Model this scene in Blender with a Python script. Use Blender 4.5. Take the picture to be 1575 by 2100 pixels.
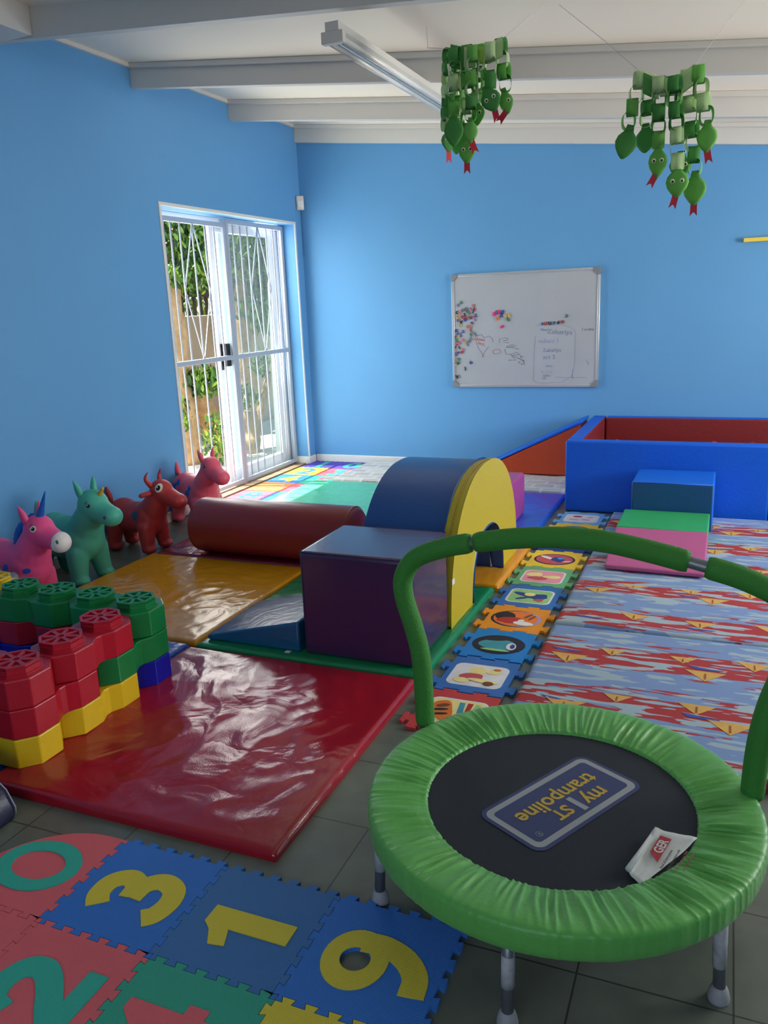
import bpy, bmesh, math, random
from mathutils import Vector, Matrix, noise
from mathutils.bvhtree import BVHTree
import numpy as np
PI=math.pi
for o in list(bpy.data.objects): bpy.data.objects.remove(o, do_unlink=True)
SC=bpy.context.scene
COL=SC.collection
def srgb(r,g,b):
    f=lambda v:(v/12.92 if v<=.04045 else ((v+.055)/1.055)**2.4)
    return (f(r/255),f(g/255),f(b/255),1)
# ------------------------------------------------------------------ camera
F=1672.45; PITCH=.25062; ROLL=-.041719; CAMH=1.384; YAW=.402
_f=Vector((0,math.cos(PITCH),-math.sin(PITCH))); _u=Vector((0,math.sin(PITCH),math.cos(PITCH))); _r=Vector((1,0,0))
_R=_r*math.cos(ROLL)+_u*math.sin(ROLL); _U=_u*math.cos(ROLL)-_r*math.sin(ROLL)
_M=Matrix.Rotation(YAW,3,'Z')
R3,U3,F3=_M@_R,_M@_U,_M@_f
cam=bpy.data.cameras.new('camera'); camo=bpy.data.objects.new('camera',cam); COL.objects.link(camo)
mw=Matrix((R3,U3,-F3)).transposed().to_4x4(); mw.translation=Vector((0,0,CAMH)); camo.matrix_world=mw
cam.sensor_fit='VERTICAL'; cam.sensor_height=36; cam.lens=36*F/2100; cam.clip_start=.05; cam.clip_end=200
SC.camera=camo
CAM=Vector((0,0,CAMH))
def ray(x,y): return F3+R3*((x-787.5)/F)-U3*((y-1050)/F)
def atY(x,y,Y): d=ray(x,y); return CAM+d*(Y/d.y)
def atX(x,y,X): d=ray(x,y); return CAM+d*(X/d.x)
def atZ(x,y,Z): d=ray(x,y); return CAM+d*((Z-CAMH)/d.z)
# ------------------------------------------------------------------ view, world, lights
SC.view_settings.view_transform='Standard'; SC.view_settings.look='None'
SC.view_settings.exposure=0.0; SC.view_settings.gamma=1; SC.view_settings.use_curve_mapping=False
w=bpy.data.worlds.new('sky'); SC.world=w; w.use_nodes=True
nt=w.node_tree; nt.nodes.clear()
out=nt.nodes.new('ShaderNodeOutputWorld'); bg=nt.nodes.new('ShaderNodeBackground'); sky=nt.nodes.new('ShaderNodeTexSky')
sky.sky_type='NISHITA'; sky.sun_disc=False; sky.sun_elevation=math.radians(62); sky.sun_rotation=math.radians(230); sky.air_density=1.0; sky.dust_density=.6
nt.links.new(sky.outputs[0],bg.inputs[0]); bg.inputs[1].default_value=.34; nt.links.new(bg.outputs[0],out.inputs[0])
def lamp(name,kind,loc,energy,color=(1,1,1),size=None,sizey=None,direction=None,angle=None):
    l=bpy.data.lights.new(name,kind); l.energy=energy; l.color=color
    if kind=='AREA':
        l.shape='RECTANGLE'; l.size=size; l.size_y=sizey
    if angle is not None: l.angle=angle
    o=bpy.data.objects.new(name,l); COL.objects.link(o); o.location=loc
    if direction is not None: o.rotation_euler=Vector(direction).to_track_quat('-Z','Y').to_euler()
    return o
lamp('sun','SUN',(-8,2,10),15.0,(1,.95,.86),direction=(.42,.07,-1),angle=.01)
# daylight of the right wall window, then added weak fill behind the camera
lamp('unseen_window_light','AREA',(2.86,4.3,1.42),150,(1,.97,.92),2.5,1.15,direction=(-1,0,.35))
lamp('unseen_window_light','AREA',(-.3,-2.16,1.45),26,(.93,.97,1),2.4,1.1,direction=(0,1,.05))
lamp('door_daylight','AREA',(-3.72,5.55,1.1),60,(1,.98,.94),1.7,1.9,direction=(1,-.1,-.05))
# ------------------------------------------------------------------ materials
MATS={}
def mat(name,col,rough=.5,spec=.5,bump=0,bscale=30,metal=0,coat=0,var=0,vscale=3,trans=0,stretch=None,detail=2,sheen=0,bump2=0,b2scale=4,sss=0):
    if name in MATS: return MATS[name]
    m=bpy.data.materials.new(name); m.use_nodes=True; n=m.node_tree; b=n.nodes['Principled BSDF']
    c=srgb(*col); b.inputs['Base Color'].default_value=c; b.inputs['Roughness'].default_value=rough
    b.inputs['Specular IOR Level'].default_value=spec; b.inputs['Metallic'].default_value=metal
    b.inputs['Coat Weight'].default_value=coat; b.inputs['Coat Roughness'].default_value=.08
    if sheen: b.inputs['Sheen Weight'].default_value=sheen
    tc=n.nodes.new('ShaderNodeTexCoord'); mp=n.nodes.new('ShaderNodeMapping'); n.links.new(tc.outputs['Object'],mp.inputs[0])
    if stretch: mp.inputs['Scale'].default_value=stretch
    if var:
        nz=n.nodes.new('ShaderNodeTexNoise'); nz.inputs['Scale'].default_value=vscale; nz.inputs['Detail'].default_value=4
        n.links.new(mp.outputs[0],nz.inputs[0])
        mr=n.nodes.new('ShaderNodeMapRange'); mr.inputs[1].default_value=.3; mr.inputs[2].default_value=.7; mr.inputs[3].default_value=1-var; mr.inputs[4].default_value=1+var
        n.links.new(nz.outputs[0],mr.inputs[0])
        mx=n.nodes.new('ShaderNodeVectorMath'); mx.operation='SCALE'; mx.inputs[0].default_value=c[:3]; n.links.new(mr.outputs[0],mx.inputs['Scale'])
        n.links.new(mx.outputs[0],b.inputs['Base Color'])
    last=None
    if bump:
        nz=n.nodes.new('ShaderNodeTexNoise'); nz.inputs['Scale'].default_value=bscale; nz.inputs['Detail'].default_value=detail
        n.links.new(mp.outputs[0],nz.inputs[0])
        bp=n.nodes.new('ShaderNodeBump'); bp.inputs['Strength'].default_value=bump; bp.inputs['Distance'].default_value=.01
        n.links.new(nz.outputs[0],bp.inputs['Height']); last=bp
    if bump2:
        nz=n.nodes.new('ShaderNodeTexNoise'); nz.inputs['Scale'].default_value=b2scale; nz.inputs['Detail'].default_value=3.5; nz.inputs['Distortion'].default_value=.7
        n.links.new(mp.outputs[0],nz.inputs[0])
        ab=n.nodes.new('ShaderNodeMath'); ab.operation='SUBTRACT'; ab.inputs[1].default_value=.5; n.links.new(nz.outputs[0],ab.inputs[0])
        aa=n.nodes.new('ShaderNodeMath'); aa.operation='ABSOLUTE'; n.links.new(ab.outputs[0],aa.inputs[0])
        bp=n.nodes.new('ShaderNodeBump'); bp.inputs['Strength'].default_value=bump2; bp.inputs['Distance'].default_value=.04
        n.links.new(aa.outputs[0],bp.inputs['Height'])
        if last: n.links.new(last.outputs[0],bp.inputs['Normal'])
        last=bp
    if last: n.links.new(last.outputs[0],b.inputs['Normal'])
    MATS[name]=m; return m
def foam(name,col):
    m=mat(name,col,rough=.62,spec=.25)
    if 'wv' in m: return m
    m['wv']=1; n=m.node_tree; b=n.nodes['Principled BSDF']; tc=n.nodes.new('ShaderNodeTexCoord')
    hs=[]
    for ax in 'XY':
        wv=n.nodes.new('ShaderNodeTexWave'); wv.bands_direction=ax; wv.inputs['Scale'].default_value=55; n.links.new(tc.outputs['Object'],wv.inputs[0]); hs.append(wv)
    ad=n.nodes.new('ShaderNodeMath'); ad.operation='MAXIMUM'; n.links.new(hs[0].outputs['Fac'],ad.inputs[0]); n.links.new(hs[1].outputs['Fac'],ad.inputs[1])
    bp=n.nodes.new('ShaderNodeBump'); bp.inputs['Strength'].default_value=.5; bp.inputs['Distance'].default_value=.0012
    n.links.new(ad.outputs[0],bp.inputs['Height']); n.links.new(bp.outputs[0],b.inputs['Normal'])
    return m
def vinyl(name,col,wr=.25,rough=.22,scale=5,fine=.05): return mat(name,col,rough=rough,spec=.55,bump=fine,bscale=220,bump2=wr,b2scale=scale)
# ------------------------------------------------------------------ object helpers
def tag(o,label=None,cat=None,group=None,kind=None):
    if label: o['label']=label
    if cat: o['category']=cat
    if group: o['group']=group
    if kind: o['kind']=kind
    return o
def empty(name,loc=(0,0,0),rz=0,**k):
    o=bpy.data.objects.new(name,None); COL.objects.link(o); o.location=loc; o.rotation_euler=(0,0,rz); o.empty_display_size=.05
    return tag(o,**k)
class MB:
    def __init__(s): s.v=[]; s.f=[]; s.m=[]; s.mi=0; s.sm=[]
    def mat(s,i): s.mi=i; return s
    def add(s,vs,fs,smooth=False):
        n=len(s.v); s.v+= [tuple(v) for v in vs]
        for f in fs: s.f.append([n+i for i in f]); s.m.append(s.mi); s.sm.append(smooth)
        return s
    def box(s,x0,x1,y0,y1,z0,z1):
        return s.add([(x0,y0,z0),(x1,y0,z0),(x1,y1,z0),(x0,y1,z0),(x0,y0,z1),(x1,y0,z1),(x1,y1,z1),(x0,y1,z1)],
          [(3,2,1,0),(4,5,6,7),(0,1,5,4),(1,2,6,5),(2,3,7,6),(3,0,4,7)])
    def hexa(s,b,t):  # bottom 4, top 4 (ccw from above)
        return s.add(list(b)+list(t),[(3,2,1,0),(4,5,6,7),(0,1,5,4),(1,2,6,5),(2,3,7,6),(3,0,4,7)])
    def prism(s,poly,z0,z1,axis='z'):
        n=len(poly)
        def P(a,b,c): return (a,b,c) if axis=='z' else ((c,a,b) if axis=='x' else (a,c,b))
        vs=[P(a,b,z0) for a,b in poly]+[P(a,b,z1) for a,b in poly]
        fs=[list(range(n))[::-1],list(range(n,2*n))]+[(i,(i+1)%n,(i+1)%n+n,i+n) for i in range(n)]
        if axis=='y': fs=[list(f)[::-1] for f in fs]
        return s.add(vs,fs)
    def tube(s,path,r,n=10,closed=False,caps=True):
        path=[Vector(p) for p in path]; m=len(path); rs=r if isinstance(r,(list,tuple)) else [r]*m
        vs=[];up=None
        for i,p in enumerate(path):
            a=path[(i-1)%m] if closed or i>0 else p; b=path[(i+1)%m] if closed or i<m-1 else p
            t=(b-a).normalized()
            if up is None: up=Vector((0,0,1)) if abs(t.z)<.9 else Vector((1,0,0))
            x=(up-t*up.dot(t)).normalized(); y=t.cross(x); up=x
            for k in range(n):
                an=2*PI*k/n; vs.append(p+(x*math.cos(an)+y*math.sin(an))*rs[i])
        fs=[]
        for i in range(m if closed else m-1):
            j=(i+1)%m
            for k in range(n):
                l=(k+1)%n; fs.append((i*n+k,i*n+l,j*n+l,j*n+k))
        if not closed and caps: fs+=[list(range(n))[::-1],[(m-1)*n+k for k in range(n)]]
        return s.add(vs,fs,True)
    def lathe(s,prof,n=24,cx=0,cy=0,cz=0):
        vs=[];fs=[]
        for r,z in prof:
            for k in range(n): a=2*PI*k/n; vs.append((cx+r*math.cos(a),cy+r*math.sin(a),cz+z))
        for i in range(len(prof)-1):
            for k in range(n): l=(k+1)%n; fs.append((i*n+k,i*n+l,(i+1)*n+l,(i+1)*n+k))
        fs.append(list(range(n))[::-1]); fs.append([(len(prof)-1)*n+k for k in range(n)])
        return s.add(vs,fs,True)
    def ball(s,c,r,n=12,m=8,sc=(1,1,1)):
        vs=[(c[0],c[1],c[2]-r*sc[2])];fs=[]
        for i in range(1,m):
            ph=PI*i/m-PI/2
            for k in range(n): a=2*PI*k/n; vs.append((c[0]+r*sc[0]*math.cos(ph)*math.cos(a),c[1]+r*sc[1]*math.cos(ph)*math.sin(a),c[2]+r*sc[2]*math.sin(ph)))
        vs.append((c[0],c[1],c[2]+r*sc[2])); T=len(vs)-1
        for k in range(n):
            l=(k+1)%n; fs.append((0,1+l,1+k)); fs.append((T,1+(m-2)*n+k,1+(m-2)*n+l))
            for i in range(m-2): fs.append((1+i*n+k,1+i*n+l,1+(i+1)*n+l,1+(i+1)*n+k))
        return s.add(vs,fs,True)
    def build(s,name,mats,parent=None,bevel=0,seg=2,loc=None,smooth=None,**k):
        me=bpy.data.meshes.new(name); me.from_pydata(s.v,[],s.f); 
        if not isinstance(mats,(list,tuple)): mats=[mats]
        for m in mats: me.materials.append(m)
        me.polygons.foreach_set('material_index',s.m)
        me.polygons.foreach_set('use_smooth',[bool(x) if smooth is None else smooth for x in s.sm])
        me.update()
        o=bpy.data.objects.new(name,me); COL.objects.link(o)
        if parent: o.parent=parent
        if loc: o.location=loc
        if bevel:
            b=o.modifiers.new('b','BEVEL'); b.width=bevel; b.segments=seg; b.limit_method='ANGLE'; b.angle_limit=math.radians(35); b.harden_normals=False
            me.polygons.foreach_set('use_smooth',[True]*len(me.polygons))
            try: me.set_sharp_from_angle(angle=math.radians(60))
            except Exception: pass
        return tag(o,**k)
def copy_tree(o,parent=None):
    c=o.copy(); COL.objects.link(c); c.parent=parent
    for ch in list(o.children): copy_tree(ch,c)
    return c
def struct(mb,name,m,**k): return mb.build(name,m,kind='structure',**k)
def text_mesh(s,size=1,extrude=.01,offset=0,res=3,sx=1):
    cu=bpy.data.curves.new('t','FONT'); cu.body=s; cu.size=size; cu.extrude=extrude; cu.offset=offset; cu.resolution_u=res
    cu.align_x='CENTER'; cu.align_y='CENTER'
    o=bpy.data.objects.new('t',cu); COL.objects.link(o)
    dg=bpy.context.evaluated_depsgraph_get(); me=bpy.data.meshes.new_from_object(o.evaluated_get(dg))
    bpy.data.objects.remove(o); bpy.data.curves.remove(cu)
    co=[v.co.copy() for v in me.vertices]
    if co:
        cx=(min(c.x for c in co)+max(c.x for c in co))/2; cy=(min(c.y for c in co)+max(c.y for c in co))/2
        for v in me.vertices: v.co.x=(v.co.x-cx)*sx; v.co.y-=cy
    me.materials.clear(); return me
def meshobj(name,me,m,parent=None,matrix=None,**k):
    me.materials.append(m); o=bpy.data.objects.new(name,me); COL.objects.link(o)
    if parent: o.parent=parent
    if matrix is not None: o.matrix_basis=matrix
    return tag(o,**k)
def bake(o):
    dg=bpy.context.evaluated_depsgraph_get(); me=bpy.data.meshes.new_from_object(o.evaluated_get(dg)); o.modifiers.clear(); o.data=me; return o
def boolean_cut(o,cutter):
    md=o.modifiers.new('c','BOOLEAN'); md.operation='DIFFERENCE'; md.object=cutter; md.solver='EXACT'
    bake(o)
# common materials
WALL=mat('wall_paint_blue',(99,160,211),rough=.5,spec=.3,var=.02,vscale=1.5,bump=.04,bscale=90)
WHITE=mat('white_paint',(226,224,218),rough=.5,spec=.4,bump=.03,bscale=60)
CEIL=mat('ceiling_white',(250,240,224),rough=.7,spec=.2,bump=.03,bscale=40)
BEAM=mat('beam_white',(214,211,205),rough=.5,spec=.3,bump=.05,bscale=25)
GATE=mat('gate_white_shaded',(176,184,198),rough=.4,spec=.4)  # white gate, darkened: shade of its backlit room side is in the colour
METALW=mat('white_metal',(232,234,238),rough=.35,spec=.5)
BLACK=mat('black_plastic',(22,22,26),rough=.4)
# ------------------------------------------------------------------ room
XL,YB,XR,YF=-3.45,6.565,2.8,-2.1
SL=.1075
def cz(x,z0=2.845): return z0-SL*(x-XL)
# floor: vinyl tiles
FL=bpy.data.materials.new('floor_vinyl'); FL.use_nodes=True; n=FL.node_tree; b=n.nodes['Principled BSDF']; b.inputs['Roughness'].default_value=.3
tc=n.nodes.new('ShaderNodeTexCoord'); mp=n.nodes.new('ShaderNodeMapping'); mp.inputs['Location'].default_value=(.83,-1.755,0); n.links.new(tc.outputs['Object'],mp.inputs[0])
br=n.nodes.new('ShaderNodeTexBrick'); br.offset=0; br.inputs['Scale'].default_value=1; br.inputs['Brick Width'].default_value=.305; br.inputs['Row Height'].default_value=.305
br.inputs['Mortar Size'].default_value=.0022; br.inputs['Color1'].default_value=srgb(106,113,101); br.inputs['Color2'].default_value=srgb(100,107,96); br.inputs['Mortar'].default_value=srgb(60,64,58)
n.links.new(mp.outputs[0],br.inputs[0])
nz=n.nodes.new('ShaderNodeTexNoise'); nz.inputs['Scale'].default_value=9; nz.inputs['Detail'].default_value=8; n.links.new(tc.outputs['Object'],nz.inputs[0])
mr=n.nodes.new('ShaderNodeMapRange'); mr.inputs[1].default_value=.3; mr.inputs[2].default_value=.7; mr.inputs[3].default_value=.82; mr.inputs[4].default_value=1.14; n.links.new(nz.outputs[0],mr.inputs[0])
mx=n.nodes.new('ShaderNodeVectorMath'); mx.operation='SCALE'; n.links.new(br.outputs[0],mx.inputs[0]); n.links.new(mr.outputs[0],mx.inputs['Scale']); n.links.new(mx.outputs[0],b.inputs['Base Color'])
n2=n.nodes.new('ShaderNodeTexNoise'); n2.inputs['Scale'].default_value=14; n.links.new(tc.outputs['Object'],n2.inputs[0]); bp=n.nodes.new('ShaderNodeBump'); bp.inputs['Strength'].default_value=.12; bp.inputs['Distance'].default_value=.01
n.links.new(n2.outputs[0],bp.inputs['Height']); n.links.new(bp.outputs[0],b.inputs['Normal'])
struct(MB().box(XL-.02,XR,YF,YB,-.1,0),'floor',FL)
TW=.26; DY0,DY1,DZ=4.63,6.43,2.055
mb=MB(); 
mb.box(XL-TW,XL,YF-.2,DY0,0,cz(XL)+.1); mb.box(XL-TW,XL,DY1,YB,0,cz(XL)+.1); mb.box(XL-TW,XL,DY0,DY1,DZ,cz(XL)+.1)
struct(mb,'wall_left',WALL)
struct(MB().add([(XL-TW,YB,-.05),(XR,YB,-.05),(XR,YB+.2,-.05),(XL-TW,YB+.2,-.05),(XL-TW,YB,cz(XL)+.1),(XR,YB,cz(XR)+.1),(XR,YB+.2,cz(XR)+.1),(XL-TW,YB+.2,cz(XL)+.1)],
 [(3,2,1,0),(4,5,6,7),(0,1,5,4),(1,2,6,5),(2,3,7,6),(3,0,4,7)]),'wall_back',WALL)
WY0,WY1,WZ0,WZ1=3.05,5.55,.85,2.0
mb=MB(); mb.box(XR,XR+.2,YF-.2,WY0,0,2.3); mb.box(XR,XR+.2,WY1,YB,0,2.3); mb.box(XR,XR+.2,WY0,WY1,0,WZ0); mb.box(XR,XR+.2,WY0,WY1,WZ1,2.3)
struct(mb,'wall_right',WALL)
mb=MB(); mb.box(XL,-1.5,YF-.2,YF,0,3); mb.box(.9,XR,YF-.2,YF,0,3); mb.box(-1.5,.9,YF-.2,YF,0,.9); mb.box(-1.5,.9,YF-.2,YF,2,3)
struct(mb,'wall_front',WALL)
def winframe(name,horiz,a0,a1,z0,z1,p):
    mb=MB(); t=.04
    for k in range(4):
        a=a0+(a1-a0)*k/3
        (mb.box(p-.03,p+.03,a-t/2,a+t/2,z0,z1) if horiz=='y' else mb.box(a-t/2,a+t/2,p-.03,p+.03,z0,z1))
    for z in (z0,z1,(z0*.35+z1*.65)):
        (mb.box(p-.03,p+.03,a0,a1,z-t/2,z+t/2) if horiz=='y' else mb.box(a0,a1,p-.03,p+.03,z-t/2,z+t/2))
    struct(mb,name,METALW)
winframe('window_1','y',WY0,WY1,WZ0,WZ1,XR+.03); winframe('window_2_added','x',-1.5,.9,.9,2.0,YF-.03)  # second frame is added, unseen, around the fill lamp behind the camera
# ceiling (slopes down to the right) and beams
def slab(x0,x1,y0,y1,z0off,z1off):
    return MB().hexa([(x0,y0,cz(x0)+z0off),(x1,y0,cz(x1)+z0off),(x1,y1,cz(x1)+z0off),(x0,y1,cz(x0)+z0off)],[(x0,y0,cz(x0)+z1off),(x1,y0,cz(x1)+z1off),(x1,y1,cz(x1)+z1off),(x0,y1,cz(x0)+z1off)])
struct(slab(XL-TW,XR+.2,YF-.2,YB+.2,0,.12),'ceiling',CEIL)
k=1
y=3.39
zb=lambda x:2.678-.077*(x+3.158)
struct(MB().hexa([(XL,y,zb(XL)),(XR,y,zb(XR)),(XR,y+.05,zb(XR)),(XL,y+.05,zb(XL))],[(XL,y,cz(XL)+.02),(XR,y,cz(XR)+.05),(XR,y+.05,cz(XR)+.05),(XL,y+.05,cz(XL)+.02)]),'trim_20',BEAM,bevel=.003)
struct(MB().box(XL,-3.16,YF,y,2.688,2.86),'trim_21',BEAM,bevel=.004)
for yb in (4.462,5.537,YB-.035):
    th=.05 if yb<6 else .035
    struct(slab(XL,XR,yb,yb+th,-.135,0),'trim_%d'%k,BEAM,bevel=.003); k+=1
    mb=slab(XL,XR,yb-.028,yb,-.03,0); struct(mb,'trim_%d'%k,BEAM,bevel=.004); k+=1
mb=MB(); 
for y0,y1 in ((3.44,4.434),(4.512,5.509),(5.587,6.5)):
    mb.box(XL,XL+.022,y0,y1,cz(XL)-.025,cz(XL))
struct(mb,'trim_%d'%k,BEAM); k+=1
# baseboards
struct(MB().box(XL+.018,XR,YB-.018,YB,0,.072),'baseboard_back',WHITE,bevel=.006)
struct(MB().box(XL,XL+.018,YF,DY0-.02,0,.072),'baseboard_left',WHITE,bevel=.006)
mb=MB(); mb.box(XL,XL+.018,DY1-.015,YB-.018,0,.072); mb.box(XL-.13,XL,DY1-.015,DY1,0,.072)
struct(mb,'baseboard_corner',WHITE,bevel=.005)
# door opening trim, sill
mb=MB(); mb.box(XL-.004,XL+.008,DY0-.022,DY0,0,DZ+.022); mb.box(XL-.004,XL+.008,DY1,DY1+.022,.072,DZ+.022); mb.box(XL-.004,XL+.008,DY0,DY1,DZ,DZ+.022)
struct(mb,'trim_%d'%k,WHITE,bevel=.003); k+=1
SILL=mat('door_sill_wood',(150,120,95),rough=.6,var=.1)
struct(MB().box(XL-TW-.02,XL-.02,DY0,DY1,-.04,.012),'trim_%d'%k,SILL)
# ------------------------------------------------------------------ sliding door (structure) and security gate
GL=bpy.data.materials.new('door_glass'); GL.use_nodes=True; n=GL.node_tree; n.nodes.clear(); o_=n.nodes.new('ShaderNodeOutputMaterial'); a=n.nodes.new('ShaderNodeBsdfTransparent'); a.inputs[0].default_value=(.93,.97,.96,1)
g=n.nodes.new('ShaderNodeBsdfGlossy'); g.inputs['Roughness'].default_value=.02; dfz=n.nodes.new('ShaderNodeBsdfDiffuse'); dfz.inputs[0].default_value=(.9,.95,.95,1)
m1=n.nodes.new('ShaderNodeMixShader'); m1.inputs[0].default_value=.035; n.links.new(a.outputs[0],m1.inputs[1]); n.links.new(dfz.outputs[0],m1.inputs[2])
m2=n.nodes.new('ShaderNodeMixShader'); m2.inputs[0].default_value=.02; n.links.new(m1.outputs[0],m2.inputs[1]); n.links.new(g.outputs[0],m2.inputs[2]); n.links.new(m2.outputs[0],o_.inputs[0])
D=empty('door_1',(XL-.2,5.53,0),kind='structure')
L=lambda a,b,c,d,e,f:(a+.2-XL,b+.2-XL,c-5.53,d-5.53,e,f)
xd=XL-.2
mb=MB()
for q in ((xd-.04,xd+.03,DY0,DY1,DZ-.045,DZ),(xd-.04,xd+.03,DY0,DY0+.04,.012,DZ),(xd-.04,xd+.03,DY1-.045,DY1,.012,DZ),(xd-.04,xd+.03,DY0,DY1,.012,.035)): mb.box(*L(*q))
mb.build('door_frame',METALW,D,bevel=.002)
def leaf(name,x,y0,y1,sw):
    mb=MB()
    for q in ((x-.012,x+.012,y0,y0+sw,.035,DZ-.045),(x-.012,x+.012,y1-sw,y1,.035,DZ-.045),(x-.012,x+.012,y0+sw,y1-sw,.035,.13),(x-.012,x+.012,y0+sw,y1-sw,DZ-.1,DZ-.045)): mb.box(*L(*q))
    f=mb.build(name,METALW,D,bevel=.002)
    MB().box(*L(x-.003,x+.003,y0+sw,y1-sw,.13,DZ-.1)).build('glass_pane',GL,f)
    return f
lf=leaf('sliding_leaf',xd+.012,5.42,6.34,.055); leaf('fixed_leaf',xd-.018,5.58,DY1-.045,.05)
MB().box(*L(xd+.024,xd+.032,5.435,5.47,.93,1.13)).build('door_handle',BLACK,lf,bevel=.005,label='black door handle')
xg=XL-.12
G=empty('security_gate',(xg,5.53,0),label='white steel burglar gate with diamond bars closed across the glass door',cat='gate')
def GB(mb,y0,y1,z0,z1,t=.012): mb.box(-t,t,y0-5.53,y1-5.53,z0,z1)
def gateleaf(y0,y1,zt,bars,cyd,name):
    mb=MB(); s=.034
    GB(mb,y0,y0+s,.025,zt); GB(mb,y1-s,y1,.025,zt); GB(mb,y0+s,y1-s,zt-s,zt); GB(mb,y0+s,y1-s,1.005,1.04); GB(mb,y0+s,y1-s,.025,.055)
    f=mb.build(name,GATE,G,bevel=.003)
    for y in bars:
        y=y-5.53; MB().tube([(0,y,.05),(0,y,1.01)],.0058,8).tube([(0,y,1.03),(0,y,zt-.02)],.0058,8).build('gate_bar',GATE,f)
    c=cyd-5.53; w_=.155; zm=(1.04+zt)/2
    MB().tube([(.006,c,zt-.02),(.006,c-w_,zm),(.006,c,1.03),(.006,c+w_,zm),(.006,c,zt-.02)],.0052,8).build('diamond_bars',GATE,f)
    return f
g1=gateleaf(DY0+.01,5.545,2.015,(4.73,4.80,4.877,4.982,5.129,5.283,5.40),5.129,'gate_leaf')
g2=gateleaf(5.55,DY1-.005,2.045,(5.66,5.762,5.869,6.02,6.16,6.265,6.36),6.02,'gate_leaf')
MB().box(-.045,-.0125,5.455-5.53,5.515-5.53,.955,1.13).build('gate_lock',BLACK,g1,bevel=.004,label='black lock box')
# ------------------------------------------------------------------ outdoors
GRD=mat('patio_paving',(222,214,196),rough=.8,var=.08,vscale=6,bump=.2,bscale=20)
struct(MB().box(-12,XL-TW,2,14,-.12,-.03),'ground_patio',GRD)
CON=mat('concrete',(176,160,136),rough=.9,var=.12,vscale=2.5,bump=.4,bscale=25)
MB().box(-5.75,-5.5,3,13,-.03,1.33).build('garden_wall',CON,bevel=.01,label='grey concrete retaining wall behind the trees outside the glass door',cat='wall')
WW=mat('outside_white_wall',(246,242,232),rough=.8,bump=.1,bscale=60)
MB().prism([(-3.71,-.03),(-3.71,2.4),(-3.84,2.1),(-4.02,1.6),(-4.06,-.03)],6.9,7.1,axis='y').build('outside_wall',WW,label='sunlit white outside wall seen at the right of the glass door',cat='wall')
FW=mat('fence_timber',(62,54,44),rough=.8,var=.15)
fe=empty('garden_fence',(-6.1,8,1.2),label='timber slat fence standing above the concrete garden wall',cat='fence')
MB().box(-.03,.03,-4,4,.35,.43).box(-.03,.03,-4,4,0,.06).build('fence_rail',FW,fe)
for i in range(60): MB().box(-.015,.015,-3.9+i*.13,-3.86+i*.13,.0,.75).build('fence_slat',FW,fe)
BARK=mat('tree_bark',(178,140,98),rough=.9,var=.25,vscale=12,bump=.8,bscale=30)
LEAFM=[mat('leaf_green',(88,128,40),rough=.45,spec=.4,var=.2,vscale=8),mat('leaf_yellow_green',(150,176,62),rough=.45,spec=.4,var=.2,vscale=8),mat('leaf_dark',(44,74,28),rough=.5,var=.2,vscale=8)]
for m_ in LEAFM:
    nn=m_.node_tree; bb=nn.nodes['Principled BSDF']; bb.inputs['Transmission Weight'].default_value=0
def leaves(mb,rnd,c,r,n,size):
    for i in range(n):
        while True:
            p=Vector((rnd.uniform(-1,1),rnd.uniform(-1,1),rnd.uniform(-1,1)))
            if p.length<=1: break
        p=Vector((c[0]+p.x*r[0],c[1]+p.y*r[1],c[2]+p.z*r[2]))
        q=Matrix.Rotation(rnd.uniform(0,2*PI),3,'Z')@Matrix.Rotation(rnd.uniform(.3,1.7),3,'X')@Matrix.Rotation(rnd.uniform(0,2*PI),3,'Y')
        s=size*rnd.uniform(.7,1.3); w_=s*.36
        vs=[(0,0,0),(w_*.5,s*.3,.1*s),(w_*.4,s*.65,.08*s),(0,s,-.06*s),(-w_*.4,s*.65,.08*s),(-w_*.5,s*.3,.1*s),(0,s*.5,-.02*s)]
        mb.mat(rnd.choices((0,1,2),(5,3,3))[0])
        mb.add([q@Vector(v)+p for v in vs],[(0,1,6),(1,2,6),(2,3,6),(3,4,6),(4,5,6),(5,0,6)],True)
def tree(name,label,trunks,clusters,seed,size=.1,cat='tree'):
    rnd=random.Random(seed); b0=trunks[0][0][0]; base=Vector((b0[0],b0[1],-.03))
    e=empty(name,base,label=label,cat=cat)
    for path,rs in trunks:
        P=[];R_=[]
        for i in range(len(path)-1):
            for t in np.linspace(0,1,6)[:(6 if i==len(path)-2 else 5)]:
                a=Vector(path[i]).lerp(Vector(path[i+1]),t)-base; nzv=noise.noise_vector(a*3+Vector((seed,0,0)))*.03
                P.append(a+nzv); R_.append((rs[i]*(1-t)+rs[i+1]*t)*(1+.15*noise.noise(a*9)))
        P[0].z=-.02
        MB().tube(P,R_,12).build('trunk',BARK,e)
    mb=MB()
    for c,r,nn in clusters: leaves(mb,rnd,Vector(c)-base,r,nn,size)
    mb.build('foliage',LEAFM,e,kind='stuff')
rnd=random.Random(14); e=empty('garden_hedge',(-6.9,9,-.03),label='dense green hedge growing behind the garden fence',cat='hedge')
mb=MB(); leaves(mb,rnd,(0,0,1.6),(.5,4.5,1.5),5200,.14); mb.build('foliage',LEAFM,e,kind='stuff'); MB().tube([(0,0,-.05),(0,.05,.8),(.05,0,1.5)],[.08,.06,.04]).build('stem',BARK,e)
def X_(px_,py_,X=-4.75): return tuple(atX(px_,py_,X))
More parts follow.
